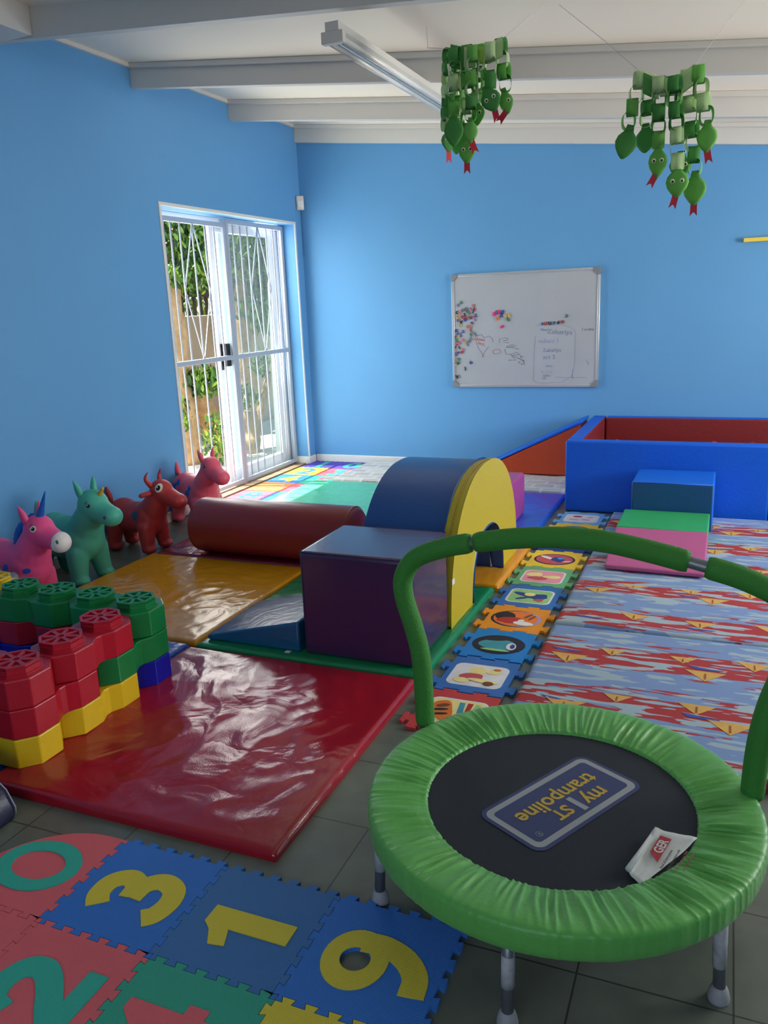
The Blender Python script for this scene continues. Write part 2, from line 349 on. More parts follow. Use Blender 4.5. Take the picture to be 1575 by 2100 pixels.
tree('garden_tree','leafy tree with a forked pale trunk left behind the gate',
  [([(*X_(388,975)[:2],-.03),X_(378,860),X_(352,720),X_(356,600),X_(350,470)],[.16,.13,.1,.08,.05]),
   ([(*X_(470,965)[:2],-.03),X_(440,880),X_(402,800),X_(372,735),X_(366,640)],[.13,.12,.1,.08,.05])],
  [(X_(385,470),(.4,.75,.4),1500),(X_(360,560),(.3,.6,.25),650),(X_(425,520),(.3,.45,.35),650),(X_(365,400,-5),(.5,.9,.3),700),(X_(420,790,-4.6),(.15,.28,.14),240),(X_(365,850,-4.7),(.12,.15,.2),110)],3)
tree('garden_tree','leafy tree with tall straight trunk behind the closed right glass pane',
  [([(*X_(500,965,-5.1)[:2],-.03),X_(512,800,-5.1),X_(497,640,-5.1),X_(488,480,-5.1)],[.12,.1,.09,.07])],
  [(X_(515,500,-5.1),(.4,.8,.55),1700),(X_(545,520,-5.0),(.3,.6,.6),1300),(X_(540,640,-5.0),(.25,.45,.3),500)],5)
tree('garden_tree','pruned tree stump with short forked branches and sprouts behind glass pane',
  [([(*X_(512,965,-4.45)[:2],-.03),X_(515,900,-4.45),X_(512,840,-4.45)],[.1,.09,.07]),
   ([X_(515,905,-4.45),X_(535,840,-4.45),X_(548,760,-4.45)],[.07,.05,.03])],
  [(X_(508,820,-4.45),(.1,.16,.12),110),(X_(535,745,-4.45),(.1,.14,.16),110)],8,size=.07)
rnd=random.Random(4); p=X_(447,930,-4.2); e=empty('garden_shrub',(p[0],p[1],-.03),label='small pale green shrub low behind the left gate leaf',cat='shrub')
mb=MB(); leaves(mb,rnd,(0,0,.27),(.12,.16,.24),260,.06); mb.build('foliage',LEAFM,e,kind='stuff'); MB().tube([(0,0,0),(.01,.01,.2)],.012).build('stem',BARK,e)
# ------------------------------------------------------------------ ceiling light, sensor, shelf strip
e=empty('ceiling_light',(-1.578,3.375,2.507),label='white fluorescent batten light with two tubes under the ceiling beams',cat='ceiling light')
MB().box(-.031,.031,0,1.6,-.036,0).build('housing',BEAM,e,bevel=.002)
MB().box(-.05,.05,-.003,.03,-.082,-.036).build('end_cap',BEAM,e,bevel=.003); MB().box(-.05,.05,1.57,1.6,-.082,-.036).build('end_cap',BEAM,e,bevel=.003)
MB().prism([(-.048,-.040),(-.03,-.037),(.03,-.037),(.048,-.040),(.013,-.052),(-.013,-.052)],.03,1.57,axis='y').build('reflector',mat('reflector',(235,235,228),rough=.25,metal=.3),e)
TUBE=mat('tube_glass',(240,240,236),rough=.15,spec=.6)
for sx in (-1,1): MB().tube([(sx*.033,.03,-.064),(sx*.033,1.57,-.064)],.0125,12).build('fluorescent_tube',TUBE,e)
p=atY(618,417,YB-.02); e=empty('motion_sensor',(-3.425,YB-.045,2.175),rz=math.radians(28),label='small white motion sensor mounted in the wall corner above the door',cat='sensor')
SENS=mat('sensor_plastic',(226,220,212),rough=.45)
MB().box(-.032,.032,-.025,.02,0,.112).build('housing',SENS,e,bevel=.008); MB().box(-.024,.024,-.032,-.02,.015,.075).build('lens',mat('sensor_lens',(240,236,230),rough=.3),e,bevel=.006)
MB().tube([(-3.437,YB-.012,2.19),(-3.435,YB-.006,2.0),(-3.436,YB-.006,1.8)],.002,6).build('cable',mat('cable_blue',(70,110,150),rough=.5),label='thin cable running down the corner below the motion sensor',cat='cable')
MB().box(.05,1.0,YB-.045,YB,1.695,1.722).build('wall_shelf',mat('yellow_paint',(238,208,84),rough=.5),bevel=.002,label='yellow wooden shelf edge on the blue back wall at far right',cat='shelf')
# ------------------------------------------------------------------ whiteboard with drawings and magnets
WX0,WX1,WZ0b,WZ1b=-2.105,-.927,.683,1.583; WBY=YB-.022
wb=empty('whiteboard',((WX0+WX1)/2,YB,WZ0b),label='large magnetic whiteboard with letter magnets and marker scribbles on the blue wall',cat='whiteboard')
hx=(WX1-WX0)/2; hz=WZ1b-WZ0b
MB().box(-hx+.012,hx-.012,-.022,0,.012,hz-.012).build('board_surface',mat('whiteboard_surface',(172,175,182),rough=.25,spec=.5,var=.04,vscale=3),wb)
ALU=mat('aluminium',(205,206,208),rough=.3,metal=.6)
for q in ((-hx,-hx+.02,.04,hz-.04),(hx-.02,hx,.04,hz-.04),(-hx+.04,hx-.04,0,.02),(-hx+.04,hx-.04,hz-.02,hz)):
    MB().box(q[0],q[1],-.03,0,q[2],q[3]).build('frame_rail',ALU,wb,bevel=.003)
CG=mat('corner_grey',(128,130,136),rough=.5)
for sx in (-1,1):
    for sz in (0,1):
        P=[(sx*hx,0 if sz==0 else hz),(sx*(hx-.055),0 if sz==0 else hz),(sx*(hx-.055),.018 if sz==0 else hz-.018),(sx*(hx-.018),.055 if sz==0 else hz-.055),(sx*hx,.055 if sz==0 else hz-.055)]
        if (sx>0)==(sz==0): P=P[::-1]
        MB().prism(P,-.034,0,axis='y').build('corner_cap',CG,wb,bevel=.003)
MK={k:mat('marker_'+k,c,rough=.5) for k,c in dict(red=(190,70,80),violet=(120,90,130),grey=(120,132,158),black=(70,74,90),blue=(90,136,184),pale=(132,148,184)).items()}
def wpt(x,y): p=atY(x,y,WBY); return (p.x-(WX0+WX1)/2,-.0228,p.z-WZ0b)
def stroke(pts,ink,r=.0013): MB().tube([wpt(*p) for p in pts],r,5).build('marker_stroke',MK[ink],wb)
stroke([(979,688),(987,686),(993,693),(1003,689),(1010,695),(1011,702)],'violet'); stroke([(976,700),(981,714),(990,727),(1002,711)],'violet'); stroke([(990,727),(989,733),(993,731),(990,727)],'red')
stroke([(1024,703),(1024,696),(1030,694),(1041,693),(1042,697),(1032,699),(1034,702),(1044,703)],'violet')
stroke([(1038,711),(1050,707),(1060,709),(1050,711),(1038,713),(1049,712),(1064,716)],'black'); stroke([(1035,716),(1038,726),(1045,727),(1060,723),(1066,727),(1052,729)],'black')
stroke([(1044,741),(1044,738),(1058,739),(1048,728),(1075,740),(1070,748),(1063,743),(1074,738),(1075,748)],'black'); stroke([(1068,733),(1067,729),(1072,731),(1068,734)],'black')
for i in range(9):
    a=i*.7; stroke([(1018+10*math.cos(a+t)*(.6+.05*i),722+7*math.sin(a+t)*(.5+.06*i)) for t in (0,.5,1.,1.4)],'red',.0006)
stroke([(1098,668),(1150,666),(1170,671),(1180,680),(1179,720),(1178,750),(1172,772),(1150,784),(1105,786),(1094,780),(1095,730),(1098,690)],'pale',.0009)
stroke([(1140,773),(1156,774),(1174,774),(1204,774)],'grey',.001); stroke([(1174,778),(1174,758)],'grey',.001); stroke([(1202,737),(1208,748)],'pale',.0012)
def wtext(s,x,y,h,ink,rot=0,sx=1):
    me=text_mesh(s,size=h,extrude=.0003,sx=sx); p=wpt(x,y)
    meshobj('handwriting',me,MK[ink],wb,Matrix.Translation((p[0],p[1],p[2]))@Matrix.Rotation(PI/2,4,'X')@Matrix.Rotation(rot,4,'Z'))
wtext('Zakariya',1148,682,.052,'grey',-.07,1.1); wtext('Nect',1117,676,.03,'blue'); wtext('vcbact 1',1124,699,.045,'pale',0,1.1); wtext('Zakariya',1132,719,.042,'grey'); wtext('act 2',1126,732,.046,'grey',0,1.1)
wtext('iskxn',1126,750,.028,'pale'); wtext('1. t c a',1122,762,.032,'pale'); wtext('calico',1121,770,.026,'grey'); wtext('aca',1116,776,.022,'grey'); wtext('1 n cms',1206,675,.03,'black')
wtext('Lsaw',987,696,.034,'red',-.15); wtext('Setti..',988,705,.032,'red',-.3)
LC=dict(green=(70,120,80),blue=(66,78,150),black=(36,36,44),red=(180,60,70),pink=(205,110,130),orange=(205,130,90),yellow=(205,170,100),purple=(110,90,140),teal=(90,150,160),grey=(110,116,130),magenta=(214,50,120),white=(200,205,210))
MAG=[('A','green',946,620,.3),('B','grey',940,626,0),('I','red',972,625,1.5),('J','red',972,631,.4),('E','red',973,635,.2),('S','pink',965,634,.4),('G','grey',956,633,.3),('D','grey',950,636,.2),('P','pink',946,639,-.2),('C','black',938,641,.2),
('V','green',958,639,.3),('J','black',970,639,-.3),('E','green',963,642,.2),('3','black',953,645,.3),('G','yellow',942,646,.3),('Q','yellow',938,650,0),('B','red',948,650,.2),('O','red',955,651,0),('C','orange',961,650,.2),('G','grey',965,652,.4),('D','pink',969,650,.3),('Z','blue',976,647,.3),
('I','magenta',975,656,.15),('W','blue',955,656,.3),('O','purple',940,657,0),('d','black',946,660,-.3),('P','blue',969,662,1.2),('H','yellow',944,667,.1),('N','orange',960,670,.2),('R','orange',967,669,.2),('E','red',966,677,.1),
('H','blue',936,678,.2),('H','blue',950,680,1.5),('P','blue',939,685,-.3),('J','blue',945,687,.3),('K','yellow',942,690,.4),('F','black',934,692,0),('S','teal',973,683,.4),('E','green',966,686,.2),('S','grey',976,687,.3),('R','orange',976,695,1.2),
('K','green',938,698,.3),('M','pink',938,705,.2),('V','pink',943,704,.2),('B','pink',951,697,.4),('E','yellow',955,701,.3),('3','grey',959,707,.5),('W','grey',963,700,.8),('S','teal',966,694,.3),('L','black',943,712,.2),('r','black',935,712,.1),
('S','orange',934,718,.2),('Q','blue',935,727,.3),('e','blue',940,723,.3),('O','red',948,722,.4),('P','pink',951,717,.3),('F','orange',934,739,.2),('R','green',942,736,.3),('M','green',940,744,.2),('V','yellow',935,748,.4),
('G','blue',966,744,1.0),('J','black',954,756,.2),('A','black',934,771,.3),('2','black',938,773,.2),('Z','grey',941,772,.2),
('B','magenta',1014,644,.1),('I','purple',1019,641,.1),('P','magenta',1024,640,.1),('8','blue',1031,640,-.4),('A','blue',1029,646,0),('D','orange',1021,653,.2),('3','yellow',1036,648,1.5),('5','yellow',1044,647,.4),('6','green',1042,655,.8),('0','magenta',1030,670,-1.1),
('a','blue',1112,664,0),('U','red',1119,663.5,0),('U','black',1128,663,0),('p','blue',1137,662.5,0),('d','black',1145,661,0),('O','red',1154,660,0),('C','green',1162,648,3)]
letm={k:mat('magnet_'+k,v,rough=.45) for k,v in LC.items()}
mc={}
for (c_,colr,x,y,rt) in MAG:
    big=1012<x<1050
    best=min((q for q in MAG if (q[2],q[3])!=(x,y)),key=lambda q:(q[2]-x)**2+(q[3]-y)**2)
    dx,dy=x-best[2],y-best[3]; rel=('below' if dy>0 else 'above') if abs(dy)>abs(dx) else ('right of' if dx>0 else 'left of')
    clus='bright middle cluster' if big else ('right hand row' if x>1100 else ('lower left edge' if y>715 else ('upper left cluster' if y<673 else 'middle left cluster')))
    kind=lambda c:('digit ' if c.isdigit() else ('capital letter ' if c.isupper() else 'small letter '))+c
    lab='%s %s magnet %s the %s %s, %s'%(colr,kind(c_),rel,best[1],best[0],clus)
    key=(c_,big)
    if key not in mc: mc[key]=text_mesh(c_,size=.034 if not big else .036,extrude=.0025 if not big else .004,offset=.0012 if not big else .004)
    me=mc[key].copy(); p=atY(x,y,WBY); 
    tag(meshobj('letter_magnet' if not c_.isdigit() else 'number_magnet',me,letm[colr],None,Matrix.Translation((p.x,WBY-.0045,p.z))@Matrix.Rotation(PI/2,4,'X')@Matrix.Rotation(rt,4,'Z')),lab,'magnet','fridge magnets on the whiteboard')
# ------------------------------------------------------------------ gym mats
def gymmat(name,label,m,x0,x1,y0,y1,t=.03,seed=1,wr=.003,ws=4,n=90,z0=0,edge=.02,cat='gym mat',group='padded floor mats',aniso=(1,1),wav=None,mats=None,deco=None,irr=0):
    cx,cy=(x0+x1)/2,(y0+y1)/2
    def H(x,y):
        d=min(x-x0,x1-x,y-y0,y1-y); e=max(0,min(1,d/edge)); h=t*(.45+.55*math.sqrt(max(0,1-(1-e)**2)))
        v=Vector((x*ws*aniso[0],y*ws*aniso[1],seed*7.3)); k=min(1,max(0,d/.08))
        h+=wr*k*((1-2*abs(noise.noise(v)))*1.0+.5*(1-2*abs(noise.noise(v*2.7)))-.6)
        if wav: h+=wav(x,y)
        return z0+max(h,t*.3)
    ny=int(n*(y1-y0)/(x1-x0)) if y1-y0<x1-x0 else n
    vs=[];fs=[]; us=[]
    def gr(a,b,k): # denser at edges
        g=[a,a+edge*.25,a+edge*.6]+list(np.linspace(a+edge,b-edge,k))+[b-edge*.6,b-edge*.25,b]; return g
    gx,gy=gr(x0,x1,n),gr(y0,y1,ny)
    for y in gy:
        for x in gx:
            vs.append((x-cx,y-cy,H(x,y)))
    NX=len(gx)
    for j in range(len(gy)-1):
        for i in range(NX-1): a=j*NX+i; fs.append((a,a+1,a+NX+1,a+NX))
    mb=MB().add(vs,fs,True)
    border=[i for i in range(NX)]+[j*NX+NX-1 for j in range(1,len(gy))]+[(len(gy)-1)*NX+i for i in range(NX-2,-1,-1)]+[j*NX for j in range(len(gy)-2,0,-1)]
    bv=[vs[i] for i in border]+[(vs[i][0],vs[i][1],z0) for i in border]; nb=len(border)
    mb.add(bv,[(nb+i,nb+(i+1)%nb,(i+1)%nb,i) for i in range(nb)]+[[2*nb-1-i for i in range(nb)]])
    if deco: deco(mb,H,cx,cy)
    o=mb.build(name,mats or m,loc=(cx,cy,0),label=label,cat=cat,group=group)
    md=o.modifiers.new('w','WELD'); md.merge_threshold=.0001
    return o,H
RED=vinyl('vinyl_red',(158,24,38),wr=.32,scale=3.6,rough=.13); BLU=vinyl('vinyl_blue',(18,84,190),wr=.3,rough=.25)
YEL=vinyl('vinyl_yellow',(222,150,28),wr=.35,scale=3.4,rough=.16); GRN=vinyl('vinyl_green',(26,128,78),wr=.3,rough=.22); GRB=vinyl('vinyl_green_sheen',(92,196,144),wr=.3,scale=3,rough=.2)  # GRB: door and wall reflections lifted into the base colour
MAR=vinyl('vinyl_maroon',(134,26,48),wr=.4,rough=.22); BLB=vinyl('vinyl_blue_bright',(30,98,226),wr=.35,scale=4,rough=.22)
gymmat('floor_mat','shiny wrinkled red floor mat in the foreground beside the block tower',RED,-2.02,-1.0,1.545,2.60,seed=1,wr=.0045,ws=3.6,n=150)
gymmat('floor_mat','blue floor mat under the plastic block tower',BLU,-3.05,-2.03,1.56,2.62,seed=2,n=40)
gymmat('floor_mat','orange yellow floor mat in front of the red roller',YEL,-3.04,-2.01,2.635,3.675,seed=3,wr=.0035,ws=4,n=120)
gymmat('floor_mat','green floor mat under the purple cube',GRN,-2.0,-.985,2.615,3.645,seed=4,n=70)
gymmat('floor_mat','maroon floor mat under the red roller',MAR,-3.02,-2.0,3.69,4.69,seed=5,n=70,wr=.004)
gymmat('floor_mat','small orange floor mat under the arch opening',YEL,-1.99,-.97,3.665,4.70,seed=6,n=70,wr=.002)
gymmat('floor_mat','green floor mat with a pale sheen behind the red roller',GRB,-3.03,-1.99,4.70,5.72,seed=7,n=80,wr=.003)
gymmat('floor_mat','bright blue floor mat beside the pink cube',BLB,-1.98,-1.0,4.72,5.66,seed=8,n=70,wr=.003)
# newsprint covered mats
NEWS=bpy.data.materials.new('newsprint_fabric'); NEWS.use_nodes=True; n=NEWS.node_tree; b=n.nodes['Principled BSDF']; b.inputs['Roughness'].default_value=.8
tc=n.nodes.new('ShaderNodeTexCoord'); wv=n.nodes.new('ShaderNodeTexWave'); wv.bands_direction='Y'; wv.inputs['Scale'].default_value=22; wv.inputs['Distortion'].default_value=.5; n.links.new(tc.outputs['Object'],wv.inputs[0])
br=n.nodes.new('ShaderNodeTexBrick'); br.inputs['Scale'].default_value=1; br.inputs['Brick Width'].default_value=.16; br.inputs['Row Height'].default_value=.11; br.inputs['Mortar Size'].default_value=.012; br.inputs['Color1'].default_value=(.2,.2,.2,1); br.inputs['Color2'].default_value=(.75,.75,.75,1); br.inputs['Mortar'].default_value=(0,0,0,1); n.links.new(tc.outputs['Object'],br.inputs[0])
nz=n.nodes.new('ShaderNodeTexNoise'); nz.inputs['Scale'].default_value=160; n.links.new(tc.outputs['Object'],nz.inputs[0])
mm=n.nodes.new('ShaderNodeMath'); mm.operation='MULTIPLY'; n.links.new(wv.outputs['Fac'],mm.inputs[0]); n.links.new(nz.outputs[0],mm.inputs[1])
m3=n.nodes.new('ShaderNodeMath'); m3.operation='MULTIPLY'; n.links.new(mm.outputs[0],m3.inputs[0]); n.links.new(br.outputs[0],m3.inputs[1])
m4=n.nodes.new('ShaderNodeMath'); m4.operation='MULTIPLY'; m4.inputs[1].default_value=2.0; n.links.new(m3.outputs[0],m4.inputs[0])
mx=n.nodes.new('ShaderNodeMix'); mx.data_type='RGBA'; mx.inputs['A'].default_value=srgb(222,218,212); mx.inputs['B'].default_value=srgb(120,108,112); n.links.new(m4.outputs[0],mx.inputs['Factor']); n.links.new(mx.outputs['Result'],b.inputs['Base Color'])
gymmat('printed_mat','white newspaper-print mat near the wall between tiles and arch',NEWS,-2.88,-1.9,5.735,6.50,t=.04,seed=11,wr=.005,ws=4,n=60,cat='mat',group='newspaper print mats')
gymmat('printed_mat','white newspaper-print mat in front of the orange ramp',NEWS,-1.88,-.985,5.68,6.50,t=.04,seed=12,wr=.006,ws=5,n=60,cat='mat',group='newspaper print mats')
# sailing boat fabric mats
def shipfabric():
    m=bpy.data.materials.new('sailing_print_fabric'); m.use_nodes=True; n=m.node_tree; b=n.nodes['Principled BSDF']; b.inputs['Roughness'].default_value=.85; b.inputs['Specular IOR Level'].default_value=.2
    ge=n.nodes.new('ShaderNodeNewGeometry'); mp=n.nodes.new('ShaderNodeMapping'); mp.inputs['Scale'].default_value=(1.1,9,1); n.links.new(ge.outputs['Position'],mp.inputs[0])
    nz=n.nodes.new('ShaderNodeTexNoise'); nz.inputs['Scale'].default_value=3.2; nz.inputs['Detail'].default_value=3; nz.inputs['Roughness'].default_value=.6; n.links.new(mp.outputs[0],nz.inputs[0])
    sp=n.nodes.new('ShaderNodeSeparateXYZ'); n.links.new(ge.outputs['Position'],sp.inputs[0])
    # band phase
    def math_(op,a,b_=None):
        q=n.nodes.new('ShaderNodeMath'); q.operation=op
        for i,v in enumerate((a,b_)):
            if v is None: continue
            if isinstance(v,(int,float)): q.inputs[i].default_value=v
            else: n.links.new(v,q.inputs[i])
        return q.outputs[0]
    ph=math_('MULTIPLY',math_('SUBTRACT',sp.outputs['Y'],3.0),2*PI/.385)
    s=math_('COSINE',ph); s=math_('ADD',s,math_('MULTIPLY',math_('SUBTRACT',nz.outputs[0],.5),5.5))
    redm=math_('GREATER_THAN',s,.05)
    n2=n.nodes.new('ShaderNodeTexNoise'); n2.inputs['Scale'].default_value=4.5; n2.inputs['Detail'].default_value=2; mp2=n.nodes.new('ShaderNodeMapping'); mp2.inputs['Scale'].default_value=(1.2,6.5,1); mp2.inputs['Location'].default_value=(3,5,0); n.links.new(ge.outputs['Position'],mp2.inputs[0]); n.links.new(mp2.outputs[0],n2.inputs[0])
    wh=math_('GREATER_THAN',n2.outputs[0],.55)
    a=n.nodes.new('ShaderNodeMix'); a.data_type='RGBA'; a.inputs['A'].default_value=srgb(122,148,192); a.inputs['B'].default_value=srgb(168,62,66); n.links.new(redm,a.inputs['Factor'])
    c=n.nodes.new('ShaderNodeMix'); c.data_type='RGBA'; c.inputs['B'].default_value=srgb(158,178,190); n.links.new(wh,c.inputs['Factor']); n.links.new(a.outputs['Result'],c.inputs['A'])
    n.links.new(c.outputs['Result'],b.inputs['Base Color'])
    n3=n.nodes.new('ShaderNodeTexNoise'); n3.inputs['Scale'].default_value=500; bp=n.nodes.new('ShaderNodeBump'); bp.inputs['Strength'].default_value=.3; bp.inputs['Distance'].default_value=.002; n.links.new(n3.outputs[0],bp.inputs['Height']); n.links.new(bp.outputs[0],b.inputs['Normal'])
    return m
SHIP=[shipfabric(),mat('print_yellow',(206,162,84),rough=.85,var=.08,vscale=30),mat('print_brown',(150,84,50),rough=.85),mat('print_navy',(56,84,176),rough=.85),mat('print_white',(196,206,208),rough=.85)]
def shipdeco(y0,y1,x0,x1,seed):
    def f(mb,H,cx,cy):
        def flat(poly,mi,dz=.0012):
            mb.mat(mi)
            c=(sum(p[0] for p in poly)/len(poly),sum(p[1] for p in poly)/len(poly)); K=4; rings=[]
            vs=[(c[0]-cx,c[1]-cy,H(*c)+dz)]; fs=[]
            pts=[]
            for i in range(len(poly)):
                for t in (0,.34,.67): a,b=poly[i],poly[(i+1)%len(poly)]; pts.append((a[0]*(1-t)+b[0]*t,a[1]*(1-t)+b[1]*t))
            N=len(pts)
            for k in range(1,K+1):
                for p in pts:
                    x=c[0]+(p[0]-c[0])*k/K; y=c[1]+(p[1]-c[1])*k/K; vs.append((x-cx,y-cy,H(x,y)+dz))
            for i in range(N): fs.append((0,1+i,1+(i+1)%N))
            for k in range(K-1):
                for i in range(N): a=1+k*N+i; b_=1+k*N+(i+1)%N; fs.append((a,a+N,b_+N,b_))
            mb.add(vs,fs,True); mb.mat(0)
        rnd=random.Random(seed)
        k0=int((y0-3.0)/.385)-1
        for k in range(k0,k0+6):
            yc=3.0+k*.385
            for dy,off,cells in ((.035,0,.26),(-.075,.12,.5)):
                i=-3
                while True:
                    x=-.62+off+i*cells+rnd.uniform(-.015,.015)+(k%2)*.06; i+=1
                    if x>x1-.07: break
                    y=yc+dy+rnd.uniform(-.012,.012)
                    if x<x0+.07 or y<y0+.06 or y>y1-.06: continue
                    s=rnd.choice((1,1,.8)) if dy>0 else 1.15
                    flat([(x-.062*s,y+.035*s),(x,y-.038*s),(x+.062*s,y+.032*s)],1); flat([(x-.003,y+.016*s),(x-.003,y-.026*s),(x+.003,y-.026*s),(x+.003,y+.016*s)],2,.002)
            for i in range(3):
                x=-.5+i*.45+rnd.uniform(-.05,.05); y=yc-.02+rnd.uniform(-.02,.02)
                if x<x0+.09 or x>x1-.09 or y<y0+.04 or y>y1-.04: continue
                flat([(x-.06,y+.016),(x-.035,y-.008),(x+.045,y-.01),(x+.065,y+.002),(x+.02,y)],3); flat([(x-.06,y+.02),(x-.01,y+.008),(x+.06,y+.006),(x-.01,y+.013)],4,.0016)
    return f
lb=['sailing-boat print fabric mat nearest the trampoline','wavy sailing-boat print fabric mat in front of the pink ramp','sailing-boat print fabric mat under the blue step box']
for i,(y0,y1) in enumerate(((2.27,3.262),(3.272,4.255),(4.265,5.215))):
    wv_=None
    if i==1: wv_=lambda x,y: .011*math.exp(-((x+.43)/.13)**2)*(math.sin((y-3.35)*9.5)*.5+.5)*min(1,(y-3.27)*5)*max(0,min(1,(3.97-y)*6))+.006*math.sin(y*16+x*2.0)*math.exp(-((x+.45)/.35)**2)*max(0,min(1,(3.97-y)*6))
    gymmat('printed_mat',lb[i],SHIP,-.625,.395,y0,y1,t=.035,seed=20+i,wr=.0015 if i!=1 else .003,ws=3,n=80,aniso=(.5,1.6),wav=wv_,mats=SHIP,deco=shipdeco(y0,y1,-.625,.395,3+i),cat='mat',group='sailing boat print mats')
# ------------------------------------------------------------------ jigsaw foam tiles
def edgepts(a,b,n,d,neck,seed,border=False):
    # canonical interlocking edge from a to b: alternating dovetails displaced to the left of a->b
    a=Vector(a);b=Vector(b); L_=(b-a).length; t=(b-a)/L_; nrm=Vector((-t.y,t.x)); out=[a]
    step=L_/n
    for i in range(n):
        s0,s1=i*step,(i+1)*step; m0,m1=s0+step*.25,s0+step*.75
        out+= [a+t*(m0+neck*step)+nrm*0,a+t*(m0-neck*step)+nrm*d,a+t*(m1+neck*step)+nrm*d,a+t*(m1-neck*step)]
    out.append(b); return out
def jig(x0,x1,y0,y1,n=6,d=.014,neck=.05,sides='NESW'):
    # bottom edge: canonical a->b along +x displaced up ; left edge canonical along +y displaced to the left (-x)
    bot=edgepts((x0,y0),(x1,y0),n,d,neck,0) if 'S' in sides else [Vector((x0,y0)),Vector((x1,y0))]
    rgt=edgepts((x1,y0),(x1,y1),n,d,neck,0) if 'E' in sides else [Vector((x1,y0)),Vector((x1,y1))]
    top=(edgepts((x0,y1),(x1,y1),n,d,neck,0) if 'N' in sides else [Vector((x0,y1)),Vector((x1,y1))])[::-1]
    lft=(edgepts((x0,y0),(x0,y1),n,d,neck,0) if 'W' in sides else [Vector((x0,y0)),Vector((x0,y1))])[::-1]
    P=bot[:-1]+rgt[:-1]+top[:-1]+lft[:-1]; return [(p.x,p.y) for p in P]
FC=dict(red=(224,104,110),blue=(56,120,204),blue_dull=(66,118,176),green=(56,164,138),teal=(58,178,156),yellow=(222,202,66),pink=(226,92,110),purple=(84,70,176),orange=(232,130,72))
FO={k:foam('foam_'+k,v) for k,v in FC.items()}
def curve_mesh(polys,th,inset=0,z0=0):
    cu=bpy.data.curves.new('c','CURVE'); cu.dimensions='2D'; cu.fill_mode='BOTH'; cu.extrude=th/2
    for P in polys:
        sp=cu.splines.new('POLY'); sp.points.add(len(P)-1); sp.use_cyclic_u=True
        for q,(a,b) in zip(sp.points,P): q.co=(a,b,0,1)
    cu.offset=-inset
    o=bpy.data.objects.new('c',cu); COL.objects.link(o); dg=bpy.context.evaluated_depsgraph_get(); me=bpy.data.meshes.new_from_object(o.evaluated_get(dg))
    bpy.data.objects.remove(o); bpy.data.curves.remove(cu)
    for v in me.vertices: v.co.z+=th/2+z0
    me.materials.clear(); return me
def ribbon(path,w):
    P=[Vector(p) for p in catmull2(path)]; Lf=[];Rt=[]
    for i,p in enumerate(P):
        t=(P[min(i+1,len(P)-1)]-P[max(i-1,0)]).normalized(); n_=Vector((-t.y,t.x)); Lf.append(p+n_*w/2); Rt.append(p-n_*w/2)
    return [tuple(q) for q in Lf+Rt[::-1]]
def catmull2(P,k=8):
    P=[Vector(p) for p in P]; Q=[P[0]*2-P[1]]+P+[P[-1]*2-P[-2]]; out=[]
    for i in range(1,len(Q)-2):
        for j in range(k):
            t=j/k; a,b,c,d=Q[i-1],Q[i],Q[i+1],Q[i+2]; out.append(.5*((2*b)+(c-a)*t+(2*a-5*b+4*c-d)*t*t+(3*b-a-3*c+d)*t**3))
    out.append(P[-1]); return out
def digit_mesh(dg_,size,off):
    c_=lambda x,y,a,b,n_=36:[(x+a*math.cos(t),y+b*math.sin(t)) for t in np.linspace(0,2*PI,n_+1)[:-1]]
    k=size/.34
    D_={'0':[[(x*k,y*k) for x,y in c_(0,0,.088,.112)],[(x*k,y*k) for x,y in c_(0,0,.05,.072)]],
        '1':[[(.034,.108),(.034,-.108),(-.026,-.108),(-.026,.04),(-.072,.022),(-.078,.062),(-.038,.085),(-.02,.108)]],
        '2':[ribbon([(-.062,.045),(-.045,.083),(0,.098),(.045,.08),(.055,.04),(.03,0),(-.02,-.045),(-.055,-.082)],.056),[(-.085,-.062),(-.085,-.112),(.085,-.112),(.085,-.062)]],
        '3':[ribbon([(-.062,.07),(-.03,.092),(.015,.09),(.04,.055),(.022,.02),(-.018,.012)],.056),ribbon([(-.018,.006),(.03,0),(.055,-.035),(.04,-.078),(0,-.094),(-.045,-.085),(-.066,-.062)],.056)],
        '9':[[(x*k,y*k) for x,y in c_(-.005,.048,.084,.074)],[(x*k,y*k) for x,y in c_(-.005,.048,.034,.034)],ribbon([(.046,.05),(.05,.0),(.03,-.055),(-.01,-.092),(-.06,-.1)],.056)]}
    if size<.31 or dg_ not in D_:
        return text_mesh(dg_,size=size,extrude=.0012,offset=off,res=6)
    polys=D_[dg_]
    if dg_ in '01': return curve_mesh(polys,.0022,0,-.0011+.0012)
    a=curve_mesh(polys[:2] if dg_=='9' else polys[:1],.0022); b=curve_mesh(polys[2:] if dg_=='9' else polys[1:],.0021)
    bm=bmesh.new(); bm.from_mesh(a); bm.from_mesh(b); bm.to_mesh(a); bm.free(); return a
